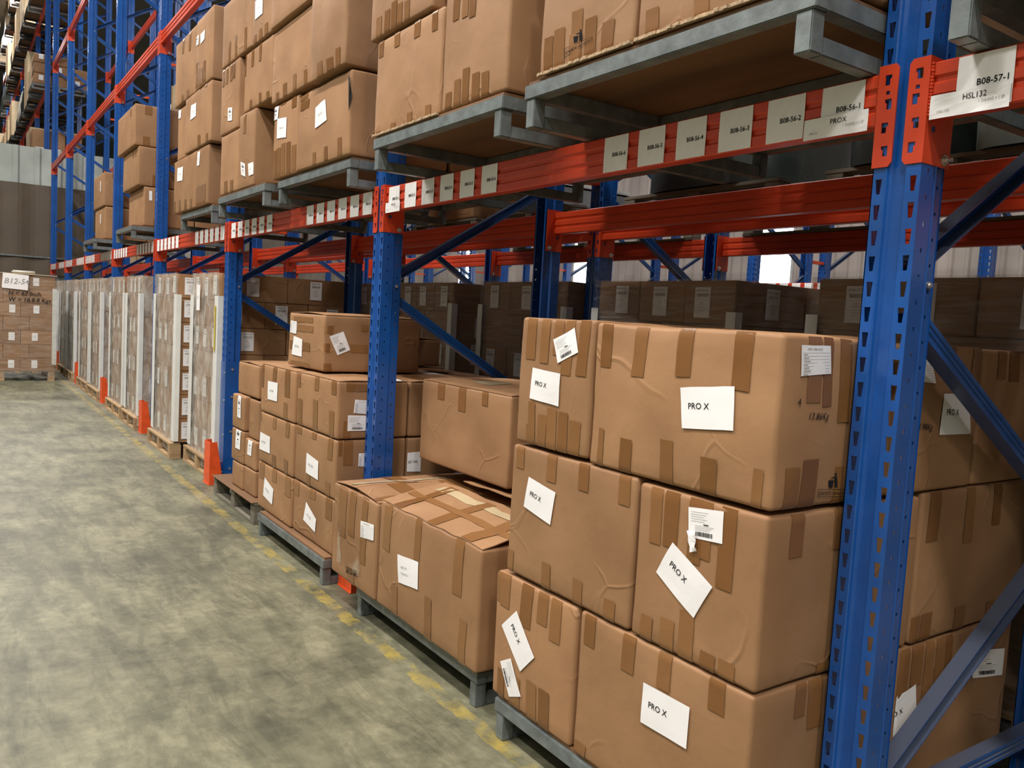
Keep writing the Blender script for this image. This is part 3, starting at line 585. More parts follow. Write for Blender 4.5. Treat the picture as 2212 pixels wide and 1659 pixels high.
struct('wall_right', corr_sheet('y', -9, 62, 0, 12, WX, holes=holes), M['wallbeige'])
struct('wall_left', bx(-9.2, -9, -9, 62, 0, 12.2), M['roof'])
struct('wall_near', bx(-9, 12.4, -9.2, -9, 0, 12.2), M['roof'])
struct('wall_far', bx(-9, 12.4, 62, 62.2, 0, 12.2), M['roof'])
struct('ceiling', bx(-9.2, 12.4, -9.2, 62.2, 12.2, 12.4), M['roof'])
# window frames round the openings in the right wall
for i, h in enumerate(holes[:2]):
    bm = bmesh.new(); t = .05
    for q in ((h[0]-t, h[0], h[2]-t, h[3]+t), (h[1], h[1]+t, h[2]-t, h[3]+t), (h[0], h[1], h[2]-t, h[2]), (h[0], h[1], h[3], h[3]+t)):
        add_box(bm, WX-.06, WX+.02, *q)
    struct('window_%d' % (i+1), bm, M['board'])
# partition at the end of the aisle: grey green sheet above, brown curtain below
struct('wall_partition', corr_sheet('x', -4.2, 2.1, 0, 4.66, 21.55, pitch=.42, depth=.045), M['wallgreen'])
t = thing('hanging_curtain', 'brown tarpaulin curtain hung over the lower part of the grey green partition', 'curtain', (-1.9, 21.4, 2.2))
bm = bmesh.new(); n = 60; A = []
for i in range(n+1):
    x = -2.2+(2.2+3.9-1.25)*0+(i/n)*5.2-0; A.append((-2.2+i/n*5.25, .02*math.sin(i*.9)))
for (xa, da), (xb, db) in zip(A, A[1:]):
    bm.faces.new([bm.verts.new(p) for p in ((xa, da, -.35), (xb, db, -.35), (xb, db, 1.63), (xa, da, 1.63))])
obj('curtain_cloth', bm, M['brown'], t)
bm = bmesh.new(); cyl(bm, (-2.2, -.03, .03), (3.05, -.03, .03), .022); obj('curtain_rail', bm, M['steel'], t)
bm = bmesh.new(); cyl(bm, (-.62, -.03, .45), (-.62, -.03, 1.6), .006); obj('pull_cord', bm, M['paper'], t)

# ================================================================ ceiling lamps (real fixtures that give the light)
def lamp_fixture():
    t = thing('ceiling_light', '', 'ceiling light')
    obj('lamp_housing', bx(-.32, .32, -.85, .85, .0, .12, .02), M['lampbody'], t)
    obj('lamp_diffuser', bx(-.27, .27, -.8, .8, -.03, .0), M['lamp'], t)
    return t
lf = lamp_fixture(); first = True
LAMPS = [(-3.9, y) for y in (-6, -1, 4, 9, 14.5)]+[(-.6, y) for y in (24, 31, 38, 45)]+[(4.5, y) for y in (-5, 2, 9, 16, 23)]+[(-7.6, y) for y in (-5, 3, 11)]
for i, (x, y) in enumerate(LAMPS):
    z = 10.4 if x < -1 else 11.3
    lab = 'long white ceiling light, '+('first', 'second', 'third', 'fourth', 'fifth', 'sixth', 'seventh', 'eighth')[[b for a, b in LAMPS if a == x].index(y)]+' from the camera end above the '+('aisle with the wrapped pallets' if x == -3.9 else 'space beyond the partition' if x == -.6 else 'aisle behind the racks' if x > 0 else 'open floor on the left')
    if first: lf.location = (x, y, z); lf['label'] = lab; lf['group'] = 'ceiling lights'; first = False
    else: dup(lf, (x, y, z), lab, 'ceiling lights')
    bm = bmesh.new()
    lamp_light(x, y, z-.05, LAMP_POWER*(1.0 if x < 0 else .35))

# ================================================================ rack parts
UPH = RH
def strip_with_holes(bm, pa, pb, H, pitch, hole, z00):
    """strip between profile points pa,pb (x,y); hole = (centre fraction, half width bottom, half width top, height) or None"""
    L_ = math.hypot(pb[0]-pa[0], pb[1]-pa[1])
    def P(t, z): return (pa[0]+(pb[0]-pa[0])*t, pa[1]+(pb[1]-pa[1])*t, z)
    if not hole:
        bm.faces.new([bm.verts.new(P(*q)) for q in ((0, 0), (1, 0), (1, H), (0, H))]); return
    c, wb, wt, h = hole; z = z00
    bm.faces.new([bm.verts.new(P(*q)) for q in ((0, 0), (1, 0), (1, z), (0, z))])
    while z+pitch <= H:
        a = (pitch-h)/2; z0, z1 = z+a, z+a+h
        o = [bm.verts.new(P(*q)) for q in ((0, z), (1, z), (1, z+pitch), (0, z+pitch))]
        i = [bm.verts.new(P(*q)) for q in ((c-wb/L_, z0), (c+wb/L_, z0), (c+wt/L_, z1), (c-wt/L_, z1))]
        for k in range(4): bm.faces.new((o[k], o[(k+1) % 4], i[(k+1) % 4], i[k]))
        z += pitch
    bm.faces.new([bm.verts.new(P(*q)) for q in ((0, z), (1, z), (1, H), (0, H))])
def upright_mesh(H=UPH, detail=True):
    bm = bmesh.new()
    half = [(.112, .034), (.112, .050), (.066, .050), (.058, .060), (0, .060), (0, .024), (.016, .015)]
    pitch = .0602
    hs = {2-1: (.48, .0035, .0035, .008), 4-1: (.5, .0035, .0035, .010), 5-1: (.47, .0048, .0080, .035)}
    def run(pts, flip):
        for k in range(len(pts)-1):
            hole = hs.get(k) if detail else None
            strip_with_holes(bm, pts[k], pts[k+1], H, pitch, hole, .03 if k != 3 else .0)
    run(half, False); run([(x, -y) for x, y in half], True)
    bm.faces.new([bm.verts.new(q) for q in ((.016, .015, 0), (.016, -.015, 0), (.016, -.015, H), (.016, .015, H))])
    bmesh.ops.remove_doubles(bm, verts=bm.verts, dist=1e-6)
    bmesh.ops.recalc_face_normals(bm, faces=bm.faces)
    me = bpy.data.meshes.new('upright'); 
    bmesh.ops.solidify(bm, geom=bm.faces[:], thickness=.002)
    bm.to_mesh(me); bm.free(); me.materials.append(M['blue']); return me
UP = upright_mesh()
FD = 1.13   # frame depth
def channel(p0, p1, w=.046, d=.044, t=.003, web=-1):
    """C channel brace in the x-z plane from p0 to p1 (x, z); web on the -y side (with two ribs) or on the +y side"""
    a = Vector((p0[0], 0, p0[1])); b = Vector((p1[0], 0, p1[1])); u = (b-a).normalized(); n = Vector((-u.z, 0, u.x)); Y = Vector((0, 1, 0))
    h = w/2; k = d/2
    prof = [(-h, k), (-h, -k), (-h*.55, -k), (-h*.45, -k+.004), (-h*.2, -k+.004), (-h*.1, -k), (h*.1, -k), (h*.2, -k+.004), (h*.45, -k+.004), (h*.55, -k), (h, -k), (h, k), (h-t, k), (h-t, -k+t+.004), (-h+t, -k+t+.004), (-h+t, k)]
    if web > 0: prof = [(q[0], -q[1]) for q in prof]
    bm = bmesh.new(); A = [bm.verts.new(a+n*q[0]+Y*q[1]) for q in prof]; B = [bm.verts.new(b+n*q[0]+Y*q[1]) for q in prof]; m_ = len(prof)
    bm.faces.new(A); bm.faces.new(B[::-1])
    for i in range(m_): bm.faces.new((A[i], A[(i+1) % m_], B[(i+1) % m_], B[i]))
    return bm
NODE0, DZ = .22, .68
def frame_proto():
    t = thing('upright_frame', '', 'rack frame')
    f = obj('upright', UP, None, t)
    r = obj('upright', UP, None, t, loc=(FD, 0, 0)); r.rotation_euler = (0, 0, math.pi)
    k = 0
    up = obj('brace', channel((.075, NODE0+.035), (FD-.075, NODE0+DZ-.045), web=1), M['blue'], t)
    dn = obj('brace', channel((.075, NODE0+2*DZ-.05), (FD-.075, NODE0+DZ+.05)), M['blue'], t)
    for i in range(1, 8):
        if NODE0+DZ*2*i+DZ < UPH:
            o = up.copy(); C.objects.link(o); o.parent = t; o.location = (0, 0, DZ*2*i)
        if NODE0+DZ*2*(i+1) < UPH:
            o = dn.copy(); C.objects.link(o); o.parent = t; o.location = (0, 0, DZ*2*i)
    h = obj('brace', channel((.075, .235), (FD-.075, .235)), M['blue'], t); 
    for s, x in ((0, .088), (1, FD-.088)):
        for i in range(0, 9):
            z = NODE0+DZ*2*i+(DZ if s else 0)
            if z > UPH-.2: break
            bm = bmesh.new(); cyl(bm, (x, -.056, z), (x, -.050, z), .0085, 6); cyl(bm, (x, -.060, z), (x, -.056, z), .005, 8)
            obj('bolt', bm, M['bolt'], t)
    for s, x in ((0, .06), (1, FD-.06)):
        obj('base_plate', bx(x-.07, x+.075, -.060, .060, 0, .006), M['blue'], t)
    return t
FR0 = frame_proto()
def place_frame(x, y, label, group, flip=False, fi=[0]):
    if fi[0] == 0:
        fi[0] = 1; FR0.location = (x, y, 0); FR0['label'] = label; FR0['group'] = group; return FR0
    return dup(FR0, (x+FD if flip else x, y, 0), label, group, rotz=math.pi if flip else 0)

# beams -----------------------------------------------------------------
BW, BH = .05, .122
def beam_profile(face=-1):
    # (x, z) polygon, front face at x=0 with two grooves, top at z=0
    f = [(.004, 0), (0, -.004), (0, -.030), (.006, -.036), (.006, -.044), (0, -.050), (0, -.072), (.006, -.078), (.006, -.086), (0, -.092), (0, -.118), (.004, -BH)]
    p = f+[(.05-x, z) for x, z in f[::-1]]
    return p
def beam_mesh(L_):
    bm = bmesh.new(); prism(bm, beam_profile(), 'y', -L_/2, L_/2) if False else None
    pts = beam_profile(); A = [bm.verts.new((x, -L_/2, z)) for x, z in pts]; B = [bm.verts.new((x, L_/2, z)) for x, z in pts]; n = len(pts)
    bm.faces.new(A); bm.faces.new(B[::-1])
    for i in range(n): bm.faces.new((A[i], A[(i+1) % n], B[(i+1) % n], B[i]))
    bmesh.ops.recalc_face_normals(bm, faces=bm.faces)
    me = bpy.data.meshes.new('beam_bar'); bm.to_mesh(me); bm.free(); me.materials.append(M['orange']); return me
BL = PS-.124
BEAM = beam_mesh(BL)
def plate(cuts_a, cuts_z, holes, fn, th, mat_, name):
    """sheet on a grid with rectangular holes; fn(a, z, t) -> point"""
    A = sorted(set(cuts_a) | {h[0] for h in holes} | {h[1] for h in holes}); Z = sorted(set(cuts_z) | {h[2] for h in holes} | {h[3] for h in holes})
    bm = bmesh.new(); V = {}
    def vv(a, z):
        if (a, z) not in V: V[(a, z)] = bm.verts.new(fn(a, z))
        return V[(a, z)]
    for a0, a1 in zip(A, A[1:]):
        for z0, z1 in zip(Z, Z[1:]):
            if any(h[0] <= (a0+a1)/2 <= h[1] and h[2] <= (z0+z1)/2 <= h[3] for h in holes): continue
            bm.faces.new((vv(a0, z0), vv(a1, z0), vv(a1, z1), vv(a0, z1)))
    bmesh.ops.recalc_face_normals(bm, faces=bm.faces); bmesh.ops.solidify(bm, geom=bm.faces[:], thickness=th)
    me = bpy.data.meshes.new(name); bm.to_mesh(me); bm.free(); me.materials.append(mat_); return me
def connector_mesh(side):
    """end connector; local origin at the beam end, z=0 is the beam top. side=-1: at the beam's near (-y) end, the upright lies towards -y"""
    # developed width: a in [0,.05] front flange over the upright, a in [.05,.165] side flange running back along the upright flank
    R_ = .049; zt, zb = .014, -.222
    holes = []
    for i, z in enumerate((-.022, -.078, -.132, -.186)):
        off = .012 if i % 2 else .020
        holes.append((off, off+.013, z-.011, z+.013))
        holes.append((off+.004 if i % 2 else off-.004, off+.017 if i % 2 else off+.009, z+.004, z+.013))
    holes.append((.018, .028, -.055, -.046))
    holes.append((R_+.028, R_+.044, -.150, -.136))
    s = -side
    def fn(a, z):
        za = z
        # rounded outer corners
        if a < .008: za = max(zb+.010, min(zt-.010, z)) if (z >= zt-1e-6 or z <= zb+1e-6) else z
        if a <= R_: return (-.0035, side*(R_-a)+0*s, za)
        return (a-R_-.0035, 0, za)
    return plate([0, .008, R_, R_+.115], [zb, zb+.010, zt-.010, zt], holes, fn, .0035, M['orange'], 'end_connector')
CON = {-1: connector_mesh(-1), 1: connector_mesh(1)}
def weld_mesh():
    bm = bmesh.new(); r = random.Random(3)
    for i in range(16):
        z = -.004-i*.0075; bmesh.ops.create_icosphere(bm, subdivisions=1, radius=.0045+r.uniform(0, .0012), matrix=Matrix.Translation((.002+r.uniform(-.001, .001), 0, z)))
    me = bpy.data.meshes.new('weld'); bm.to_mesh(me); bm.free(); me.materials.append(M['orange']); return me
WELD = weld_mesh()
def bolt_mesh():
    bm = bmesh.new(); cyl(bm, (.087, -.008, -.205), (.087, 0, -.205), .010, 6); cyl(bm, (.087, -.020, -.205), (.087, -.008, -.205), .005, 10); cyl(bm, (.087, -.003, -.205), (.087, 0, -.205), .013, 14)
    me = bpy.data.meshes.new('bolt'); bm.to_mesh(me); bm.free(); me.materials.append(M['bolt']); return me
BOLT = bolt_mesh(); BOLT2 = BOLT.copy(); BOLT2.transform(Matrix.Scale(-1, 4, (0, 1, 0)))
def serif_label_mesh(txt, W_, H_, small=None):
    """white sticker in the y-z plane facing -x; local y runs from +W/2 (left) to -W/2 (right)"""
    bm = bmesh.new(); n = 6; V = []
    for i in range(n+1):
        row = []
        for j in range(5):
            y = W_/2-W_*i/n; z = -H_/2+H_*j/4
            row.append(bm.verts.new((-.0016-.0012*abs(math.sin(i*1.9+j*2.3)), y, z)))
        V.append(row)
    for i in range(n):
        for j in range(4): bm.faces.new((V[i][j], V[i+1][j], V[i+1][j+1], V[i][j+1]))
    def put(s, x, y, h, mi=1, bold=.0, maxw=None):
        v, f, wd = text2d(s, bold); sx = h if not maxw else min(h, maxw/wd)
        VV = [bm.verts.new((-.0034, W_/2-(x+a*sx), y-H_/2+b*h)) for a, b in v]
        for q in f:
            try: bm.faces.new([VV[i] for i in q]).material_index = mi
            except ValueError: pass
    if small is None: put(txt, W_*.36, H_*.42, H_*.115, bold=.012, maxw=W_*.56)
    else:
        put(small[0], W_*.42, H_*.60, H_*.24, 1, maxw=W_*.3); put('1 THUNG = 1 SP', W_*.62, H_*.38, H_*.13, 2, maxw=W_*.32); put(small[1], W_*.1, H_*.22, H_*.12, 2, maxw=W_*.2)
    me = bpy.data.meshes.new('location_label'); bm.to_mesh(me); bm.free()
    for m_ in ('paper', 'ink', 'greyink'): me.materials.append(M[m_])
    return me
BLANK = None
def make_beam(x, y0, z, label, group, rear=False, codes=None, bolts=True):
    """beam between the frames at y0 and y0+PS, top at z; front face at x (towards -x, or +x when rear)"""
    yc = y0+PS/2
    t = thing('rack_beam', label, 'rack beam', (x, yc, z), group)
    sx = -1 if rear else 1
    if rear: t.rotation_euler = (0, 0, math.pi)
    b = obj('beam_bar', BEAM, None, t); b.location.x = .006
    for s in (-1, 1):
        c = obj('end_connector', CON[s], None, t, loc=(0, s*BL/2, 0))
        wl = obj('weld_seam', WELD, None, c, loc=(.002, -s*.002, 0))
        if bolts: obj('bolt', BOLT if s > 0 else BOLT2, None, c, loc=(0, 0, 0))
    if codes:
        for i, (pos, txt, det) in enumerate(codes):
            me = serif_label_mesh(txt, .118, .115) if det else BLK
            obj('location_label', me, None, t, loc=(.006, pos, -.062))
    return t
BLK = serif_label_mesh('.', .118, .115)

def codes_for(k, det=True):
    """label positions (local y: + is the far end, left in the picture)"""
    out = []
    na, nb = 56+2*k*-1, 55-2*k
    for i in range(6):   # near group: -1 next to the near upright
        out.append((-BL/2+.098+.168*i, 'B08-%d-%d' % (na, i+1), det))
    for i in range(6):   # far group: -1 next to the far upright
        out.append((BL/2-.095-.175*i, 'B08-%d-%d' % (nb, i+1), det))
    return out
ordn = ['nearest', 'second', 'third', 'fourth', 'fifth', 'sixth', 'seventh', 'eighth', 'ninth']
# frames of the front row A (x=0..1.13) and the back-to-back row B (x=1.43..2.56)
fdesc = {-1: 'blue slotted rack frame just outside the right edge of the view', 0: 'large blue slotted rack frame in the right foreground beside the PRO X boxes',
 1: 'blue slotted rack frame in mid view, between the XIT NPD and VIEN boxes',
 2: 'blue rack frame with screwed-on reinforcing sleeve and orange foot guard, left of small boxes',
 3: 'blue rack frame standing between the two pairs of film wrapped pallets nearest the small boxes', 4: 'blue rack frame fifth along the aisle, behind wrapped pallets',
 5: 'blue rack frame sixth along the aisle with red guard at its foot', 6: 'blue rack frame last but one before the grey green partition', 7: 'blue rack frame at the end of the aisle against the brown curtain'}
frames = {}
for k in range(-1, 8): frames[('A', k)] = place_frame(0, PYk(k), fdesc[k], 'rack frames along the aisle')
for k in range(-2, 8):
    if k == -2: y = PYk(-2)
    frames[('B', k)] = place_frame(1.43, PYk(k), 'dark blue rack frame of the rear row, '+(('just' if k == -1 else 'well')+' outside the right edge of the view' if k < 0 else ordn[k]+' counted from the right foreground'), 'rack frames of the rear row', flip=True)
# row spacers between the two rows
sp0 = None
for k in range(0, 8):
    for z in (2.3, 5.4):
        lab = 'short orange spacer joining the front and rear racks at the %s frame, %s' % (ordn[k], 'low' if z < 3 else 'high up')
        if sp0 is None:
            sp0 = thing('row_spacer', lab, 'spacer', (1.28, PYk(k), z), 'orange row spacers'); obj('spacer_bar', bx(-.15, .15, -.02, .02, -.02, .02, .003), M['guard'], sp0)
        else: dup(sp0, (1.28, PYk(k), z), lab, 'orange row spacers')
# beams of row A
for k in range(-1, 7):
    det = k <= 1
    cs = codes_for(k, det)
    if k == -1: cs = [(BL/2-.118, 'B08-57-1', True)]+[(BL/2-.118-.175*i, 'B08-57-%d' % (i+1), True) for i in range(1, 6)]
    bl = make_beam(-.002, PYk(k), LV[0], 'orange-red rack beam low over the %s' % ({-1: 'right edge of the view, carrying the label B08-57-1', 0: 'PRO X boxes, carrying the labels B08-56 and B08-55', 1: 'XIT NPD boxes, carrying the labels B08-54 and B08-53'}.get(k, 'wrapped pallets, %s bay from the right foreground' % ordn[k])), 'labelled front beams', codes=cs)
    prod = {-1: ('HSL132', 'HSL132', .17, BL/2-.09), 0: ('PROX', 'PROX', .18, -BL/2+.112)}
    if k in prod:
        a, b_, w_, py = prod[k]
        me = serif_label_mesh('', w_, .052, (a, b_)); obj('product_label', me, None, bl, loc=(.002, py, -.103))
        if k == 0: obj('product_label', serif_label_mesh('', .16, .05, ('PROX', 'PROX')), None, bl, loc=(.002, BL/2-.09, -.105))
for k in range(-1, 7):
    make_beam(FD+.002, PYk(k), LV[0], 'shaded red rack beam on the rear side of the front row, %s bay' % ('edge of view' if k < 0 else ordn[k]), 'rear beams of the front row', rear=True)
for k in range(2, 7):
    make_beam(-.002, PYk(k), LV[1], 'orange-red rack beam at the second level, %s bay along the aisle' % ordn[k], 'second level front beams')
for k in range(3, 7):
    make_beam(FD+.002, PYk(k), LV[1], 'orange-red rear beam at the second level, %s bay along the aisle' % ordn[k], 'second level rear beams', rear=True)
for k in range(5, 7):
    make_beam(-.002, PYk(k), LV[2], 'orange-red rack beam at the third level, %s bay along the aisle' % ordn[k], 'third level front beams')
    make_beam(FD+.002, PYk(k), LV[2], 'orange-red rear beam at the third level, %s bay along the aisle' % ordn[k], 'third level rear beams', rear=True)
for k in range(-2, 7):
    nm = ('just ' if k == -1 else 'well ')+'outside the right edge' if k < 0 else ordn[k]+' bay'
    make_beam(1.428, PYk(k), LV[0], 'dark red beam on the near side of the rear row, '+nm, 'rear row near beams')
    make_beam(1.43+FD+.002, PYk(k), LV[0], 'red beam on the far side of the rear row, '+nm, 'rear row far beams', rear=True)
    if k >= 3:
        make_beam(1.428, PYk(k), LV[1], 'orange beam at the second level of the rear row, '+nm, 'rear row second level beams')
        make_beam(1.43+FD+.002, PYk(k), LV[1], 'orange far side beam at the second level of the rear row, '+nm, 'rear row second level beams')
# reinforcing sleeve and foot guards
fr = frames[('A', 2)]
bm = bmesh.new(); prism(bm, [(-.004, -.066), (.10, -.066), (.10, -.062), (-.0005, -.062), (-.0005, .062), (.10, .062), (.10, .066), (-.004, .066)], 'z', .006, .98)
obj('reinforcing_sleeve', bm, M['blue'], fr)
for z in (.12, .42, .70, .92):
    bm = bmesh.new(); cyl(bm, (.05, -.072, z), (.05, -.066, z), .010, 10); cyl(bm, (-.010, -.045, z-.03), (-.004, -.045, z-.03), .007, 10); obj('sleeve_bolt', bm, M['bolt'], fr)
def guard_proto():
    t = thing('foot_guard', '', 'rack foot guard')
    bm = bmesh.new()
    prism(bm, [(-.115, .0), (-.115, .34), (-.065, .345), (-.02, .06), (-.02, 0)], 'y', -.085, -.081)
    prism(bm, [(-.115, .0), (-.115, .34), (-.065, .345), (-.02, .06), (-.02, 0)], 'y', .081, .085)
    add_box(bm, -.119, -.115, -.085, .085, 0, .34)
    obj('guard_plate', bm, M['guard'], t)
    obj('guard_foot', bx(-.125, -.112, -.085, .085, 0, .005), M['guard'], t)
    return t
g0 = None
gd = {1: 'orange steel foot guard hidden behind the boxes with the care symbols', 2: 'large orange steel foot guard left of the pallet of small boxes', 3: 'orange steel foot guard between the wrapped pallets, second one along the aisle', 4: 'narrow orange foot guard showing between wrapped pallets, third along the aisle', 5: 'orange foot guard fourth along the aisle', 6: 'dark orange foot guard farthest along the aisle'}
for k in (1, 2, 3, 4, 5, 6):
    loc = (.002, PYk(k)-.02, 0)
    if g0 is None: g0 = guard_proto(); g0.location = loc; g0['label'] = gd[k]; g0['group'] = 'orange foot guards'
    else: dup(g0, loc, gd[k], 'orange foot guards')

# ================================================================ pallets
def steel_pallet(x0, y0, y1, zb, label, depth=1.18, sm='steel'):
    """steel framed pallet with plywood deck; bottom of the runners at zb"""
    H = .150; r = .046; t = thing('steel_pallet', label, 'steel pallet', (x0, y0, zb), 'steel pallets')
    W_ = y1-y0; D = depth
    obj('deck_board', bx(.01, D-.01, .01, W_-.01, H-.012, H, .001), M['ply'], t)
    z1 = H-.012; z0 = z1-r
    obj('front_rail', bx(0, r, 0, W_, z0, z1, .003), M[sm], t); obj('rear_rail', bx(D-r, D, 0, W_, z0, z1, .003), M[sm], t)
    obj('side_rail', bx(r, D-r, 0, r*.9, z0, z1, .003), M[sm], t); obj('side_rail', bx(r, D-r, W_-r*.9, W_, z0, z1, .003), M[sm], t)
    obj('cross_rail', bx(D/2-.02, D/2+.02, r, W_-r, z0+.004, z1-.002, .003), M[sm], t)
    for yy in (.01, W_-.055):
        for xx in (.004, D/2-.02, D-.05): obj('foot', bx(xx, xx+.045, yy, yy+.045, .0, z0, .003), M[sm], t)
        obj('runner', bx(.05, D-.05, yy+.002, yy+.043, 0, .042, .003), M[sm], t)
    return t
def wood_pallet(x0, y0, y1, zb, label, depth=1.15, m='wood', H=.13, group='wooden pallets', parent=None):
    if parent is None: t = thing('wooden_pallet', label, 'wooden pallet', (x0, y0, zb), group)
    else:
        t = bpy.data.objects.new('wooden_pallet', None); C.objects.link(t); t.parent = parent; t.location = (x0, y0, zb)
    W_ = y1-y0; D = depth; mm = M[m]; bm = bmesh.new()
    n = 7
    for i in range(n):
        xa = i*(D-.09)/(n-1); bmj = random.uniform(-.003, .003)
        if parent is None: obj('deck_plank', bx(xa, xa+.09, bmj, W_+bmj, H-.018, H, .002), mm, t)
        else: add_box(bm, xa, xa+.09, bmj, W_+bmj, H-.018, H)
    if parent is not None: obj('deck_plank', bm, mm, t)
    bm = bmesh.new()
    for yy in (0, W_/2-.045, W_-.09):
        for xx in (0, D/2-.05, D-.10):
            if parent is None: obj('block', bx(xx+.002, xx+.10, yy+.002, yy+.088, .018, H-.018, .003), mm, t)
            else: add_box(bm, xx+.002, xx+.10, yy+.002, yy+.088, .018, H-.018)
    if parent is not None: obj('block', bm, mm, t)
    bm = bmesh.new()
    for xx in (0, D/2-.05, D-.1):
        if parent is None: obj('bottom_plank', bx(xx, xx+.1, 0, W_, 0, .018, .002), mm, t)
        else: add_box(bm, xx, xx+.1, 0, W_, 0, .018)
    if parent is not None: obj('bottom_plank', bm, mm, t)
    return t
# floor level, front row
steel_pallet(-.25, 1.19, 2.275, 0, 'steel pallet on the floor under the PRO X boxes')
steel_pallet(-.205, 2.46, 3.56, 0, 'steel pallet on the floor under the box marked VIEN TM STRONG X')
steel_pallet(-.205, 3.985, 5.10, 0, 'steel pallet on the floor under the XIT NPD boxes')
wood_pallet(-.16, 5.32, 6.33, 0, 'weathered wooden pallet with a splintered top under the small boxes', m='oldwood', H=.145)
o = obj('top_sheet', bx(-.02, 1.1, .0, .99, .145, .149), M['ply'], bpy.data.objects[[q.name for q in bpy.data.objects if q.name.startswith('wooden_pallet')][0]])
# upper level, front row
zb = LV[0]+.002
UPAL = [(-.25, 1.185, 2.30, 'steel pallet on the beam above the PRO X boxes, next to the big blue post'), (-.25, 2.43, 3.48, 'steel pallet on the beam left of the one over the PRO X boxes'),
 (-.14, 3.99, 5.12, 'steel pallet on the beam above the XIT NPD boxes'), (-.18, 5.25, 6.35, 'steel pallet on the beam above the small boxes'), (-.10, 6.82, 7.92, 'steel pallet on the beam in the third bay, near half'),
 (-.22, 9.63, 10.65, 'steel pallet on the beam in the fourth bay, side on behind the blue post'), (-.22, 12.47, 13.5, 'steel pallet on the beam in the fifth bay, farthest one seen'), (-.10, -.15, .98, 'steel pallet on the beam at the right edge of the view')]
for x0, y0, y1, lab in UPAL: steel_pallet(x0, y0, y1, zb, lab)

# ================================================================ loose cardboard boxes of the front row
LAB = {
'b1': 'bottom left PRO X box with steeply tilted label and small barcode sticker',
'b2': 'wide bottom right PRO X box, its straight label lowest in the view',
'm1': 'middle row left PRO X box with a slanted label and no barcode',
'm2': 'cardboard box with a diamond-set PRO X label and a ripped barcode label, middle row',
't1': 'narrow top left PRO X box, barcode sticker above its PRO X label',
't2': 'wide crushed box, top right of the PRO X pile, marked 13.86Kg on its side',
't3': 'cardboard box behind the blue brace, marked 13.98Kg, with a PRO X label', 't4': 'cardboard box without label, rightmost of the top row behind the blue brace',
'm3': 'cardboard box without label, right one in the middle row behind the blue frame', 'b3': 'cardboard box in the bottom row behind the blue frame, PRO X label and barcode label',
'c1': 'box with printed care symbols and a small form label, left of VIEN TM STRONG X', 'c2': 'broad cardboard box with slumped open top, labelled VIEN TM STRONG X',
'c3': 'plain unlabelled box set back on top of the VIEN TM STRONG X box',
'k1a': 'XIT NPD box, bottom row, left column', 'k1b': 'XIT NPD box, bottom row, right column', 'k2a': 'XIT NPD box, middle row, left column', 'k2b': 'XIT NPD box, middle row, right column',
'k3a': 'XIT NPD box, top row, left column', 'k3b': 'XIT NPD box, top row, right column, with a barcode label and form on its side',
'k3c': 'dark cardboard box behind the blue post in the top row of the XIT NPD pile', 'k2c': 'cardboard box with a label half hidden by the plain box, behind the blue post',
'u0': 'lone box on top of the XIT NPD pile, tilted barcode label on its side',
's3': 'plain cardboard box on top of the small boxes', 's2a': 'small box with narrow barcode label, second row from the top, by the post', 's2b': 'small plain box in the second row beside the XIT NPD pile',
's1a': 'small box with barcode label, second row from the bottom, outer one', 's1b': 'small box with barcode label, second row from the bottom, inner one', 's0a': 'small plain box, bottom row, outer one', 's0b': 'small plain box, bottom row, beside the XIT NPD pile',
'ua1': 'cardboard box on the upper pallet with a printed bin symbol and tape stubs', 'ua2': 'long box at the picture top, right on the upper pallet over the PRO X boxes',
'ub1': 'cardboard box with small tape stubs, lower left on the upper pallet over the plain box', 'ub2': 'tall cardboard box with five tape stubs along its foot and glossy tape above', 'ub3': 'cardboard box cut by the picture top, above the box with small tape stubs', 'ub4': 'cardboard box out of view on top of the upper pallet pile',
'uc1': 'narrow cardboard box with two white labels, lower left beside the burst box', 'uc2': 'burst cardboard box with split corner and one white tilted label', 'uc3': 'cardboard box in the middle row above the narrow box with two labels', 'uc4': 'crumpled cardboard box resting on the burst box', 'uc5': 'heavily taped cardboard box at the picture top, third pallet, left', 'uc6': 'cardboard box at the picture top above the crumpled box',
'ud1': 'cardboard box lower left on the fourth upper pallet, no label', 'ud2': 'cardboard box with two small labels near its foot, lower right on the fourth upper pallet', 'ud3': 'tall narrow box with dense tape stubs and a barcode label', 'ud4': 'cardboard box without label in the middle row left of the burst box pile', 'ud5': 'cardboard box top left of the fourth upper pallet, label at the picture top edge', 'ud6': 'cardboard box top right of the fourth upper pallet with a tall white label',
'ue1': 'cardboard box with a square white label, bottom left on the fifth upper pallet', 'ue2': 'cardboard box with a slim label, bottom right on the fifth upper pallet', 'ue3': 'small-fronted box with a small label, middle row left, fifth upper pallet', 'ue4': 'cardboard box with large white label, middle row right, fifth upper pallet', 'ue5': 'plain cardboard box top left of the fifth upper pallet', 'ue6': 'cardboard box with two labels, top right of the fifth upper pallet'}
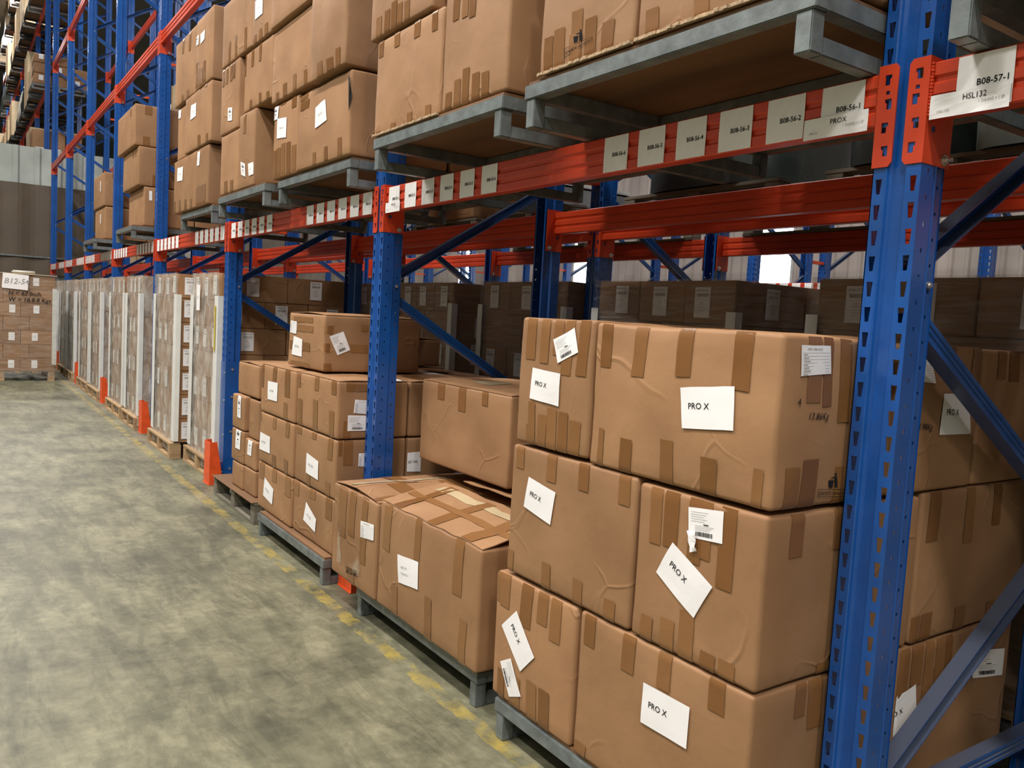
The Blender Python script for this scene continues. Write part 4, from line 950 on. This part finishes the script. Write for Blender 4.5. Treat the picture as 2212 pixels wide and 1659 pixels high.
OPT = {'b1': dict(bulge=.008, crush=.012), 't2': dict(bulge=.012, wob=.006, crush=.01), 't1': dict(wob=.005, crush=.006), 'm2': dict(wob=.004), 't3': dict(bulge=.012, wob=.006), 'c1': dict(top=True, crush=.008, bulge=.006, rise=.02, tt=((.02, .98, .62, .80, 1, 'paletape'), (.0, 1, .1, .25, -1, 'tape'), (.2, .32, 0, 1, -1, 'tape'), (.55, .72, .0, 1, -1, 'tape'), (.30, .42, 0, 1, 1, 'tape'))),
 'c2': dict(top=.10, crush=.014, bulge=.012, wob=.004, rise=.055, tt=((.1, .9, .70, .86, -1, 'paletape'), (.10, .19, 0, .9, -1, 'tape'), (.42, .50, 0, .9, -1, 'tape'), (.78, .86, 0, .9, -1, 'tape'), (.0, .97, .36, .48, -1, 'tape'))), 'c3': dict(top=True, wob=.004, tt=((.1, .25, .4, .9, 1, 'paper'), (.5, .7, .5, .95, -1, 'paletape'))), 'u0': dict(top=True, wob=.004, rotz=math.radians(18)),
 'uc2': dict(wob=.005, crush=.01), 'uc4': dict(wob=.006, bulge=.010), 'k3a': dict(top=True, rise=.004), 'k3b': dict(top=True, rise=.004, tt=((.0, .3, .2, .7, 1, 'paper'),)), 'k3c': dict(top=True, tt=((.1, .5, .3, .7, -1, 'tape'), (.6, .8, .5, .95, 1, 'paper'))), 's3': dict(top=True), 'k2a': dict(bulge=.004), 'ua1': dict(wob=.005), 'ua2': dict(wob=.004)}
GRP = {'b': 'PRO X boxes', 'm': 'PRO X boxes', 't': 'PRO X boxes', 'c': 'boxes on the low steel pallet', 'k': 'XIT NPD boxes', 's': 'small boxes on the wooden pallet', 'u': 'boxes on the upper pallets'}
for name, dims, Fi, Si in BOXES:
    kw = dict(OPT.get(name, {})); g = GRP[name[0]]
    if name == 'u0': kw['rotz'] = 0
    if 'bulge' not in kw: kw['bulge'] = .003
    t, s = carton(dims, Fi, Si, LAB[name], g, **kw)
    if name == 't2': TB = s
    if name == 'uc2':   # the split corner: a dark wedge where the board has parted
        bm = bmesh.new(); x0, y0 = -.158, 3.99
        for q in (((x0, y0-.001, 2.60), (x0, y0+.024, 2.625), (x0+.012, y0-.0075, 2.52), (x0, y0+.004, 2.44)),):
            V = [bm.verts.new(Vector(p)-s.o+Vector((-.004, -.002, 0))) for p in q]; bm.faces.new(V)
        obj('split_corner', bm, M['dark'], t)
    if name == 'm2':
        cu_ = s.patch('F', [(1.437, .935), (1.410, .940), (1.402, .890), (1.420, .882)], .004, 4, 4)
        for v in cu_.verts: v.co.x -= .010*abs(math.sin((v.co.y+v.co.z)*90))
        q = obj('torn_paper', cu_, M['paper'], t, smooth=True); q['label'] = 'curled white scrap torn from the label'
    if name == 'c1':
        obj('scuff_mark', s.patch('F', [(3.70, .42), (3.42, .40), (3.42, .22), (3.70, .22)], .0026, 8, 8), M['scuff'], t, smooth=True)
    if name == 'c2':    # loose clear film and pale inner flap in the opening
        obj('inner_flap', bx(-.20, .20, -.38, .36, .452, .455), M['inner'], t)
    if name == 'ua1' or name == 'ub1' or name == 'ua2':  # frayed board under the load
        x0, x1, y0, y1, z0, z1 = dims; bm = bmesh.new(); n = 40
        for i in range(n):
            a = y0+(y1-y0)*i/n; b = y0+(y1-y0)*(i+1)/n; e = .010+.014*abs(noise.noise(Vector((a*31, 0, 3))))
            add_box(bm, -.002-e*.8, .0, a-s.o.y, b-s.o.y, -.005, .004+.003*noise.noise(Vector((a*40, 1, 3))))
        bm.transform(Matrix.Translation((x0-s.o.x, 0, 0))); obj('frayed_liner', bm, M['edge'], t)
# extra loose things
t, s = carton((.70, 1.0, 5.0, 5.35, 1.09, 1.27), (), (), 'plain brown box standing on the far side of the XIT NPD pile', None, top=True)
for nm, dm, lab in (('k', (.83, 1.0, 3.99, 4.60, .453, 1.07), 'dark cardboard box deepest in the XIT NPD pile'), ('k', (.42, 1.0, 4.62, 5.35, .153, 1.07), 'cardboard box filling the back of the XIT NPD pile'),
                    ('k', (.26, .82, 3.99, 4.60, .153, .446), 'cardboard box at floor level behind the blue post'), ('c', (.56, .93, 2.45, 3.75, .153, .655), 'low cardboard box behind the box marked VIEN TM STRONG X')):
    carton(dm, (), (), lab, GRP[nm], top=True if dm[5] > 1 else None, bulge=.002)
# boxes of the fourth and fifth bays, seen side on between the posts
for i, (dm, F_, S_, lab) in enumerate([
 ((-.10, .42, 9.65, 10.55, 2.227, 2.64), [], [('t', .0, .06, 2.30, 2.224), ('l', 'plain', [(-.05, 2.60), (-.02, 2.60), (-.02, 2.50), (-.05, 2.50)])], 'cardboard box at the bottom, outer one, fourth bay upper pallet'),
 ((.43, .98, 9.65, 10.55, 2.227, 2.64), [], [('t', .5, .56, 2.64, 2.58)], 'cardboard box at the bottom, inner one, fourth bay upper pallet'),
 ((-.16, .42, 9.66, 10.60, 2.65, 3.06), [('t', 9.8, 9.85, 3.06, 2.97), ('t', 9.95, 10.0, 3.06, 2.97)], [('t', -.02, .05, 2.77, 2.65), ('t', .08, .15, 2.77, 2.65)], 'cardboard box in the middle, outer one, fourth bay upper pallet'),
 ((.43, .98, 9.66, 10.60, 2.65, 3.06), [], [], 'cardboard box in the middle, inner one, fourth bay upper pallet'),
 ((-.20, .40, 9.68, 10.75, 3.07, 3.50), [('t', 9.9, 9.95, 3.5, 3.4)], [('t', -.10, -.03, 3.5, 3.4), ('t', -.12, -.05, 3.17, 3.07)], 'cardboard box on top, outer one, fourth bay upper pallet'),
 ((.41, .98, 9.68, 10.60, 3.07, 3.46), [], [], 'cardboard box on top, inner one, fourth bay upper pallet'),
 ((-.08, .45, 12.50, 13.4, 2.227, 2.66), [('l', 'plain', [(12.9, 2.58), (12.83, 2.58), (12.83, 2.45), (12.9, 2.45)])], [], 'cardboard box at the bottom, outer one, fifth bay upper pallet'),
 ((.46, .98, 12.50, 13.4, 2.227, 2.66), [], [], 'cardboard box at the bottom, inner one, fifth bay upper pallet'),
 ((-.10, .45, 12.50, 13.45, 2.67, 3.12), [('l', 'plain', [(12.8, 3.02), (12.74, 3.02), (12.74, 2.88), (12.8, 2.88)])], [('t', .0, .06, 3.12, 3.05)], 'cardboard box on top, outer one, fifth bay upper pallet'),
 ((.46, .98, 12.50, 13.4, 2.67, 3.08), [], [('t', .55, .62, 3.08, 3.0)], 'cardboard box on top, inner one, fifth bay upper pallet'),
 ((.45, 1.0, 5.45, 6.30, 2.228, 3.10), [], [], 'cardboard box in the shade behind the front boxes, fourth upper pallet'),
 ((.45, 1.0, 6.86, 7.8, 2.228, 2.66), [], [('t', .5, .57, 2.32, 2.224)], 'cardboard box at the back of the fifth upper pallet, lower row'),
 ((.45, 1.0, 4.0, 5.0, 2.228, 3.1), [], [], 'cardboard box in the shade behind the burst box'),
 ]):
    carton(dm, F_, S_, lab, GRP['u'], bulge=.003)
for dm, lab in (((.43, .90, 1.19, 2.24, 2.228, 2.68), 'cardboard box in the shade behind the box with the bin symbol'), ((.43, .90, 2.44, 3.46, 2.228, 2.68), 'cardboard box in the shade behind the box with small tape stubs'),
                ((.43, .90, 2.44, 3.46, 2.70, 3.12), 'cardboard box out of view behind the top boxes of the second upper pallet'), ((-.22, .90, 1.19, 2.24, 2.69, 3.2), 'broad cardboard box out of view above the box with the bin symbol'),
                ((.45, 1.0, 4.0, 5.0, 3.12, 3.55), 'cardboard box in the shade behind the top boxes of the third upper pallet'), ((.45, 1.0, 5.45, 6.30, 3.12, 3.55), 'cardboard box in the shade behind the top boxes of the fourth upper pallet'),
                ((.45, 1.0, 6.86, 7.8, 2.71, 3.7), 'tall cardboard box at the back of the fifth upper pallet')):
    carton(dm, (), (), lab, GRP['u'], bulge=.002)  # hidden rear boxes, added to keep light off the rear beams
# right edge of the view, upper level, behind the blue post
carton((.0-.02, .62, .99-.62, .955, 2.232, 2.70), [('t', .90, .85, 2.70, 2.6), ('t', .80, .74, 2.45, 2.232), ('t', .66, .60, 2.40, 2.232), ('l', 'litter', [(.74, 2.42), (.56, 2.42), (.56, 2.28), (.74, 2.28)])], [], 'heavily taped cardboard box at the top right corner, right of the blue post', GRP['u'], wob=.005)

# ================================================================ film wrapped pallet loads
CARTONM = {}
def small_carton_mesh(w_, d, h):
    k = (round(w_, 3), round(d, 3), round(h, 3))
    if k not in CARTONM:
        bm = bx(0, k[0], 0, k[1], 0, k[2], .004); me = bpy.data.meshes.new('carton'); bmesh.ops.recalc_face_normals(bm, faces=bm.faces); bm.to_mesh(me); bm.free(); me.materials.append(M['card']); CARTONM[k] = me
    return CARTONM[k]
def label_plane(kind, W_, H_, face):
    """small label facing -x ('F') or -y ('S'), origin at its centre"""
    bm = bmesh.new()
    def P(a, b, o):
        return (-o, W_/2-a, b-H_/2) if face == 'F' else (a-W_/2, -o, b-H_/2)
    bm.faces.new([bm.verts.new(P(*q, 0)) for q in ((0, 0), (W_, 0), (W_, H_), (0, H_))])
    for mi, vs_, fs in marks(kind, W_, H_):
        V = [bm.verts.new(P(a, b, .0012)) for a, b in vs_]
        for q in fs:
            try: bm.faces.new([V[i] for i in q]).material_index = mi
            except ValueError: pass
    me = bpy.data.meshes.new('paper_label'); bm.to_mesh(me); bm.free()
    for m_ in ('paper', 'ink', 'greyink'): me.materials.append(M[m_])
    return me
PL = {f: label_plane('pura', .105, .155, f) for f in 'FS'}
PLs = {f: label_plane('plain', .075, .13, f) for f in 'FS'}
def film_shell(x0, x1, y0, y1, z0, z1, m, seed, amp=.012, flare=.025, skip=False):
    bm = bmesh.new(); nh, nv = 20, 34
    per = []
    def side(a, b, n):
        for i in range(n): per.append((a[0]+(b[0]-a[0])*i/n, a[1]+(b[1]-a[1])*i/n))
    side((x0, y1), (x0, y0), nh); side((x0, y0), (x1, y0), nh); side((x1, y0), (x1, y1), nh); side((x1, y1), (x0, y1), nh)
    cx, cy = (x0+x1)/2, (y0+y1)/2; V = []
    for j in range(nv+1):
        t = j/nv; z = z0+(z1-z0)*t; row = []
        fl = 1+flare*max(0, (.1-t)/.1)
        for (x, y) in per:
            d = noise.noise(Vector((x*7, y*7+seed, z*5)))*amp+noise.noise(Vector((x*19, y*19+seed, z*13)))*amp*.7
            nx, ny = x-cx, y-cy
            ox = math.copysign(1, nx) if abs(nx) > (x1-x0)/2-1e-4 else 0; oy = math.copysign(1, ny) if abs(ny) > (y1-y0)/2-1e-4 else 0
            row.append(bm.verts.new((cx+nx*fl+ox*(abs(d)), cy+ny*fl+oy*(abs(d)), z+(noise.noise(Vector((x*5, y*5, seed)))*.02 if j == 0 else 0))))
        V.append(row)
    n = len(per)
    for j in range(nv):
        for i in range(n):
            if skip and nh <= i < 2*nh: continue
            bm.faces.new((V[j][i], V[j][(i+1) % n], V[j+1][(i+1) % n], V[j+1][i]))
    return bm
def wrapped_load(x0, y0, y1, label, group, noS=False, ztop=1.69, zb=0.0, depth=1.10, film='film', nl=7, full=False, ny=3, nx=3, boards=True, pd=.05, lab='pura', boardz=(.16, 1.50), H0=.145, wood='wood', hF=True, hS=True, sface=True):
    t = thing('wrapped_pallet_load', label, 'wrapped pallet', (x0, y0, zb), group)
    W_ = y1-y0; D = depth
    wood_pallet(-pd, -.02, W_+.04, 0, '', depth=D+pd, parent=t, H=H0-.003, m=wood)
    h = (ztop-H0)/nl
    r = random.Random(int(y0*100)+int(x0*10))
    for l in range(nl):
        a = (l % 2 == 0); z = H0+l*h
        cy = ny if a else max(2, ny-1) if ny > 2 else ny; cx = nx if not a else max(2, nx-1) if nx > 2 else nx
        dy, dx = W_/cy, D/cx; me = small_carton_mesh(dx-.004, dy-.004, h-.003)
        top = l == nl-1
        for i in range(cx):
            for j in range(cy):
                if not (i == 0 or (j == 0 and sface) or top): continue
                o = bpy.data.objects.new('carton', me); C.objects.link(o); o.parent = t
                o.location = (dx*i+.002+r.uniform(-.002, .002), dy*j+.002+r.uniform(-.002, .002), z)
                if lab and i == 0 and hF and a:
                    q = bpy.data.objects.new('paper_label', PL['F'] if lab == 'pura' else PLs['F']); C.objects.link(q); q.parent = t
                    q.location = (-.0035, dy*(j+.5)+r.uniform(-.05, .05), z+h*.52+r.uniform(-.01, .01))
                if lab and j == 0 and hS and (l % 2 == 0 or r.random() < .6):
                    q = bpy.data.objects.new('paper_label', PL['S'] if lab == 'pura' else PLs['S']); C.objects.link(q); q.parent = t
                    q.location = ((.095 if i == 0 and noS and x0 < -.05 else dx*(i+.5)+r.uniform(-.08, .08)), -.0035, z+h*.52+r.uniform(-.01, .01))
    if boards:
        for (bx_, by_) in ((0, 0), (0, 1)):
            yy = 0 if by_ == 0 else W_; s = 1 if by_ == 0 else -1
            bm = bmesh.new(); e = .030; g = .080 if film == 'film' else .03; gs = .012 if film == 'film' else .02
            prism(bm, [(-e, yy-s*e), (gs, yy-s*e), (gs, yy-s*(e-.004)), (-e+.004, yy-s*(e-.004)), (-e+.004, yy+s*g), (-e, yy+s*g)], 'z', boardz[0], boardz[1])
            obj('corner_board', bm, M['board'], t)
    if film: obj('stretch_film', film_shell(-.018, D+.018, -.018, W_+.018, .05, ztop+.004, M[film], y0, skip=noS), M[film], t, smooth=True)
    return t
WL = [(.0, 6.87, 7.74, 'film wrapped pallet just left of the blue post with the reinforcing sleeve'), (-.10, 7.88, 8.85, 'film wrapped pallet with clear cartons showing on its near side, second from the sleeve post'),
 (-.09, 9.68, 10.50, 'film wrapped pallet third along the aisle, behind the second foot guard'), (-.09, 10.66, 11.70, 'film wrapped pallet fourth along the aisle, white corner boards'),
 (-.09, 12.46, 13.45, 'film wrapped pallet fifth along the aisle'), (-.09, 13.62, 14.70, 'film wrapped pallet sixth along the aisle'),
 (-.09, 15.35, 16.3, 'film wrapped pallet seventh along the aisle, in deeper shade'), (-.09, 16.5, 17.5, 'film wrapped pallet eighth along the aisle'), (-.09, 18.15, 19.1, 'film wrapped pallet farthest along the aisle')]
for i, (x0, y0, y1, lab) in enumerate(WL):
    L_ = wrapped_load(x0, y0, y1, lab, 'film wrapped pallets along the aisle', film='film', pd=.06, noS=i in (0, 1, 3))
    if i == 0:
        q = obj('paper_label', label_plane('plain', .12, .22, 'F'), None, L_, loc=(-.040, .58, 1.48)); q['label'] = 'tilted white note on film'
        obj('yellow_tape', bx(-.038, -.035, .02, .045, 1.05, 1.42), M['yellow'], L_)
# the lone load standing in the aisle at the left edge
LL = wrapped_load(0, 0, 1.15, 'large wrapped pallet of cartons in the aisle at the left edge, handwritten note', None, ztop=1.715, depth=1.47, film='film_clear', nx=4, ny=3, boards=False, lab=None, H0=.15)
LL.location = (-1.85, 15.5, 0)
for r_ in range(7):
    z = .15+(r_+.5)*(1.715-.15)/7
    if r_ % 2 == 0:
        for xx in (-1.0, -.67, -1.33, -1.65): obj('paper_label', label_plane('plain', .085, .13, 'S'), None, LL, loc=(xx+1.85+random.uniform(-.02, .02), -.004, z+.01))
obj('corner_board', bx(1.425, 1.49, -.012, -.006, .27, 1.52), M['board'], LL)
q = obj('paper_label', bx(-.18, .18, -.0015, 0, -.12, .12), M['paper'], LL, loc=(.90, -.03, 1.60)); q.rotation_euler = (0, .06, 0); q['label'] = 'large handwritten note'
def free_text(s, h, parent, loc, shear=.2, m='ink', bold=.01, face='S'):
    bm = bmesh.new(); v, f, wd = text2d(s, bold, shear); V = [bm.verts.new((a*h, 0, b*h) if face == 'S' else (0, -a*h, b*h)) for a, b in v]
    for q_ in f:
        try: bm.faces.new([V[i] for i in q_])
        except ValueError: pass
    return obj('handwriting', bm, M[m], parent, loc=loc)
free_text('B12-54', .085, LL, (.74, -.034, 1.565), m='greyink')
free_text('H = 62 Inch', .066, LL, (.80, -.036, 1.385)); free_text('W = 16.8.8 Kgs', .066, LL, (.80, -.036, 1.285))
obj('cover_sheet', bx(-.02, 1.49, -.03, 1.17, 1.722, 1.735), M['crate'], LL)
tag(obj('folded_sack', (lambda b: b)(bx(-.17, .17, -.12, .12, 0, .05, .02)), M['whitebag'], None, smooth=True, loc=(-.82, 15.75, 1.736)), 'yellowish folded sack on top of the wrapped pallet at the left edge', 'sack')
# rear row on the floor: wrapped loads
RB = [(1.33, -1.55, -.5, 'wrapped pallet of the rear row beyond the right edge'), (1.33, 1.20-1.62, .66, 'wrapped pallet of the rear row right of the blue frame'), (1.33, 1.22, 2.25, 'wrapped pallet of the rear row just left of the large blue frame, first label visible'),
 (1.36, 2.73, 3.76, 'wrapped pallet of the rear row behind the wide top PRO X box'), (1.33, 4.02, 4.99, 'wrapped pallet of the rear row behind the blue diagonal brace, right one'), (1.33, 5.42, 6.33, 'wrapped pallet of the rear row behind the tilted box, left one'),
 (1.36, 6.9, 7.9, 'wrapped pallet of the rear row behind the sleeve post'), (1.36, 8.1, 9.1, 'wrapped pallet of the rear row, seventh from the right'), (1.36, 9.8, 10.9, 'wrapped pallet of the rear row, eighth from the right')]
for i, (x0, y0, y1, lab) in enumerate(RB):
    wrapped_load(x0, y0, y1, lab, 'wrapped pallets of the rear row', film='film_thin', ztop=1.70, pd=.03, boardz=(.2, 1.54), ny=3, nx=3)
# rear row upper level: wooden pallets with covered goods
def lump(x0, x1, y0, y1, z0, h, m, label, cat, name, seed, folds=1.0):
    t = thing(name, label, cat, ((x0+x1)/2, (y0+y1)/2, z0)); bm = bmesh.new(); nu, nv = 40, 18; V = []
    for j in range(nv+1):
        v = j/nv; row = []
        for i in range(nu):
            a = 2*math.pi*i/nu; ph = v*math.pi/2
            cx = math.copysign(abs(math.cos(a))**.55, math.cos(a)); cy = math.copysign(abs(math.sin(a))**.55, math.sin(a)); rr = math.cos(ph)**.45 if v < 1 else 0
            p = Vector((cx*rr*(x1-x0)/2, cy*rr*(y1-y0)/2, math.sin(ph)**.8*h if v > 0 else 0))
            k = noise.noise(Vector((p.x*5, p.y*5+seed, p.z*6)))*.05*folds+noise.noise(Vector((p.x*13, p.y*13+seed, p.z*3)))*.025*folds
            if v > 0: p *= (1+k)
            row.append(bm.verts.new(p))
        V.append(row)
    for j in range(nv):
        for i in range(nu):
            try: bm.faces.new((V[j][i], V[j][(i+1) % nu], V[j+1][(i+1) % nu], V[j+1][i]))
            except ValueError: pass
    bmesh.ops.remove_doubles(bm, verts=bm.verts, dist=1e-5)
    bm.faces.new([v for v in V[0]][::-1]) if False else None
    obj('cover', bm, M[m], t, smooth=True)
    return t
wp = [(1.40, -.2, .9, 'wooden pallet on the rear row beam at the right edge'), (1.40, 1.25, 2.35, 'wooden pallet on the rear row beam behind the blue post'), (1.40, 2.6, 3.7, 'wooden pallet on the rear row beam under the dark tarpaulin bundle'), (1.40, 4.15, 5.2, 'wooden pallet on the rear row beam, left of the mid blue frame'), (1.40, 5.35, 6.4, 'wooden pallet on the rear row beam above the tilted box')]
for x0, y0, y1, lab in wp: wood_pallet(x0+.05, y0, y1, LV[0]+.001, lab, m='oldwood', H=.12, group='wooden pallets of the rear row')
zt = LV[0]+.122  # loads on this level made taller to block light from above
lump(1.42, 2.35, 2.68, 3.62, zt, .95, 'rubber', 'dark grey green tarpaulin bundle on the rear row, seen under the upper pallet', 'bundle', 'tarpaulin_bundle', 1)
lump(1.42, 2.3, 1.30, 1.75, zt, .85, 'sack', 'grey green sack under clear plastic right of the blue post', 'sack', 'grey_sack', 5, 1.4)
lump(1.42, 2.3, 1.80, 2.3, zt, .9, 'rubber', 'black plastic bundle on the rear row left of the blue post', 'bundle', 'plastic_bundle', 9)
lump(1.42, 2.3, .1, .85, zt, .85, 'sack', 'grey green sack at the right edge behind the beam labelled B08-57-1', 'sack', 'grey_sack', 11, 1.4)
bm = bx(-.3, .3, -.22, .22, 0, .16, .02); t = thing('plastic_bin', 'pale grey plastic bin on the rear row, left of the mid blue frame', 'bin', (1.75, 4.55, zt)); obj('bin_body', bm, M['bin'], t); obj('bin_rim', bx(-.31, .31, -.23, .23, .13, .165, .01), M['board'], t)
carton((1.45, 2.3, 5.4, 6.35, zt+.002, zt+.95), (), (), 'cardboard box in the dark on the rear row above the tilted box', None)
carton((1.65, 2.4, 4.9, 5.25, zt+.002, zt+.9), (), (), 'cardboard box in the dark on the rear row beside the plastic bin', None)

# ================================================================ rear aisle: two more rack rows against the beige wall
def far_frame_mesh():
    pass
rows = [('nearer', 6.40), ('farther', 7.83)]
kd = ['rightmost', 'second', 'third', 'fourth', 'fifth', 'sixth', 'seventh', 'eighth', 'ninth']
cdy = [1.25+PS*k for k in range(0, 8)]
for nm, x in rows:
    for i, y in enumerate(cdy):
        place_frame(x, y, 'distant blue rack frame in the %s row before the beige wall, %s from the right' % (nm, kd[i]), 'distant rack frames before the beige wall', flip=(nm == 'farther'))
for i, y in enumerate(cdy):
    dup(sp0, (7.68, y, 2.42), 'distant orange spacer between the two empty rack rows, %s from the right' % kd[i], 'distant orange spacers')
for i in range(len(cdy)-1):
    b = make_beam(6.398, cdy[i], 2.06, 'distant red beam with white labels in the empty rack row, %s from the right' % kd[i], 'distant labelled beams', codes=codes_for(i+3, False), bolts=False)
    make_beam(6.398, cdy[i], LV[1]+.1, 'distant orange beam high in the empty rack row, %s from the right' % kd[i], 'distant high beams', bolts=False)
# ================================================================ racks beyond the partition (upper left)
for k in range(8, 16):
    place_frame(.08, PYk(k), 'blue rack frame beyond the partition, %s one from it' % ordn[k-8], 'rack frames beyond the partition')
LVF = [4.235, 6.39, 8.55, 10.6]
for k in range(8, 15):
    for li, z in enumerate(LVF):
        make_beam(.078, PYk(k), z, 'brownish red beam beyond the partition, level %s, %s bay from it' % (('one', 'two', 'three', 'four')[li], ordn[k-8]), 'beams beyond the partition', bolts=False)
def crate(x0, x1, y0, y1, z0, z1, label, group, m='crate'):
    t = thing('plywood_crate', label, 'crate', ((x0+x1)/2, (y0+y1)/2, z0), group)
    hx, hy, hz = (x1-x0)/2, (y1-y0)/2, z1-z0
    obj('crate_panel', bx(-hx, hx, -hy, hy, .0, hz, .01), M[m], t)
    for yy in (-hy, hy-.05): obj('batten', bx(-hx-.015, -hx, yy, yy+.05, 0, hz), M['wood'], t)
    return t
def dark_pallet(x0, y0, y1, zb, label):
    return steel_pallet(x0, y0, y1, zb, label, depth=1.15)
rr = random.Random(4)
for k in range(8, 15):
    for li, z in enumerate(LVF):
        for hv in (0, 1):
            y0 = PYk(k)+.12+hv*1.32; y1 = y0+1.15
            if k > 11 and li > 1 and hv: continue
            xo = -.20+rr.uniform(-.05, .1)
            lab = 'beyond the partition, level %s, %s bay, %s half' % (('one', 'two', 'three', 'four')[li], ordn[k-8], ('near', 'far')[hv])
            steel_pallet(xo, y0, y1, z+.002, 'dark steel pallet '+lab, sm='shadedsteel' if k > 8 or hv else 'steel')
            h = rr.choice((.7, 1.1, 1.4, 1.3)) if li < 3 else .8
            z0 = z+.156
            if k == 8 and hv == 0 and li == 1:
                n = 0
                for zz, hh in ((0, .24), (.25, .24), (.5, .2)):
                    for xx in (0, .42, .84):
                        n += 1
                        if zz == .5 and xx > .5: continue
                        carton((xo+.05+xx*.95, xo+.05+xx*.95+.38, y0+.03, y0+.8, z0+zz, z0+zz+hh), (), [('l', 'plain', [(xo+.15+xx*.95, z0+zz+.2), (xo+.25+xx*.95, z0+zz+.2), (xo+.25+xx*.95, z0+zz+.08), (xo+.15+xx*.95, z0+zz+.08)])] if (n % 2) else [], 'pale brown box high beyond the partition, %s column, %s row from the bottom' % ({0: 'left', .42: 'middle', .84: 'right'}[xx], {0: 'first', .25: 'second', .5: 'third'}[zz]), 'boxes beyond the partition')
                continue
            if k == 8 and hv == 0 and li == 0:
                for n, xx in enumerate((0, .37, .74)):
                    carton((xo+.05+xx, xo+.05+xx+.35, y0+.03, y0+.9, z0, z0+1.05), (), [('l', 'pura', [(xo+.12+xx, z0+.62), (xo+.30+xx, z0+.62), (xo+.30+xx, z0+.46), (xo+.12+xx, z0+.46)])], 'tall pale brown box just above the partition, %s one' % ('left', 'middle', 'right')[n], 'boxes beyond the partition')
                continue
            if rr.random() < .55: crate(xo+.02, xo+1.1, y0+.03, y1-.03-rr.uniform(0, .3), z0, z0+h, 'pale plywood crate '+lab, 'crates beyond the partition')
            else: lump(xo+.02, xo+1.1, y0+.03, y1-.03, z0, h*.8, rr.choice(('whitebag', 'crate', 'rubber')), 'bulky sack load '+lab, 'sack load', 'sack_load', k+li*3.1)
# goods on the rear row and beyond, glimpsed between the posts at the upper left
for k in range(3, 7):
    for li, z in ((0, LV[0]), (1, LV[1])):
        for hv in (0, 1):
            if li == 0 and k < 6: continue
            y0 = PYk(k)+.15+hv*1.3
            lab = 'rear row, %s level, %s bay, %s half' % (('first', 'second')[li], ordn[k], ('near', 'far')[hv])
            wood_pallet(1.5, y0, y0+1.1, z+.002, 'wooden pallet on the '+lab, group='wooden pallets high on the rear row')
            if (k+hv) % 2: crate(1.52, 2.5, y0+.03, y0+1.0, z+.136, z+.136+.95, 'tan covered load on the '+lab, 'tan loads on the rear row')
            else: lump(1.52, 2.5, y0+.03, y0+1.05, z+.134, .85, 'whitebag', 'white woven bag load on the '+lab, 'bag load', 'bag_load', k*2.2+hv)
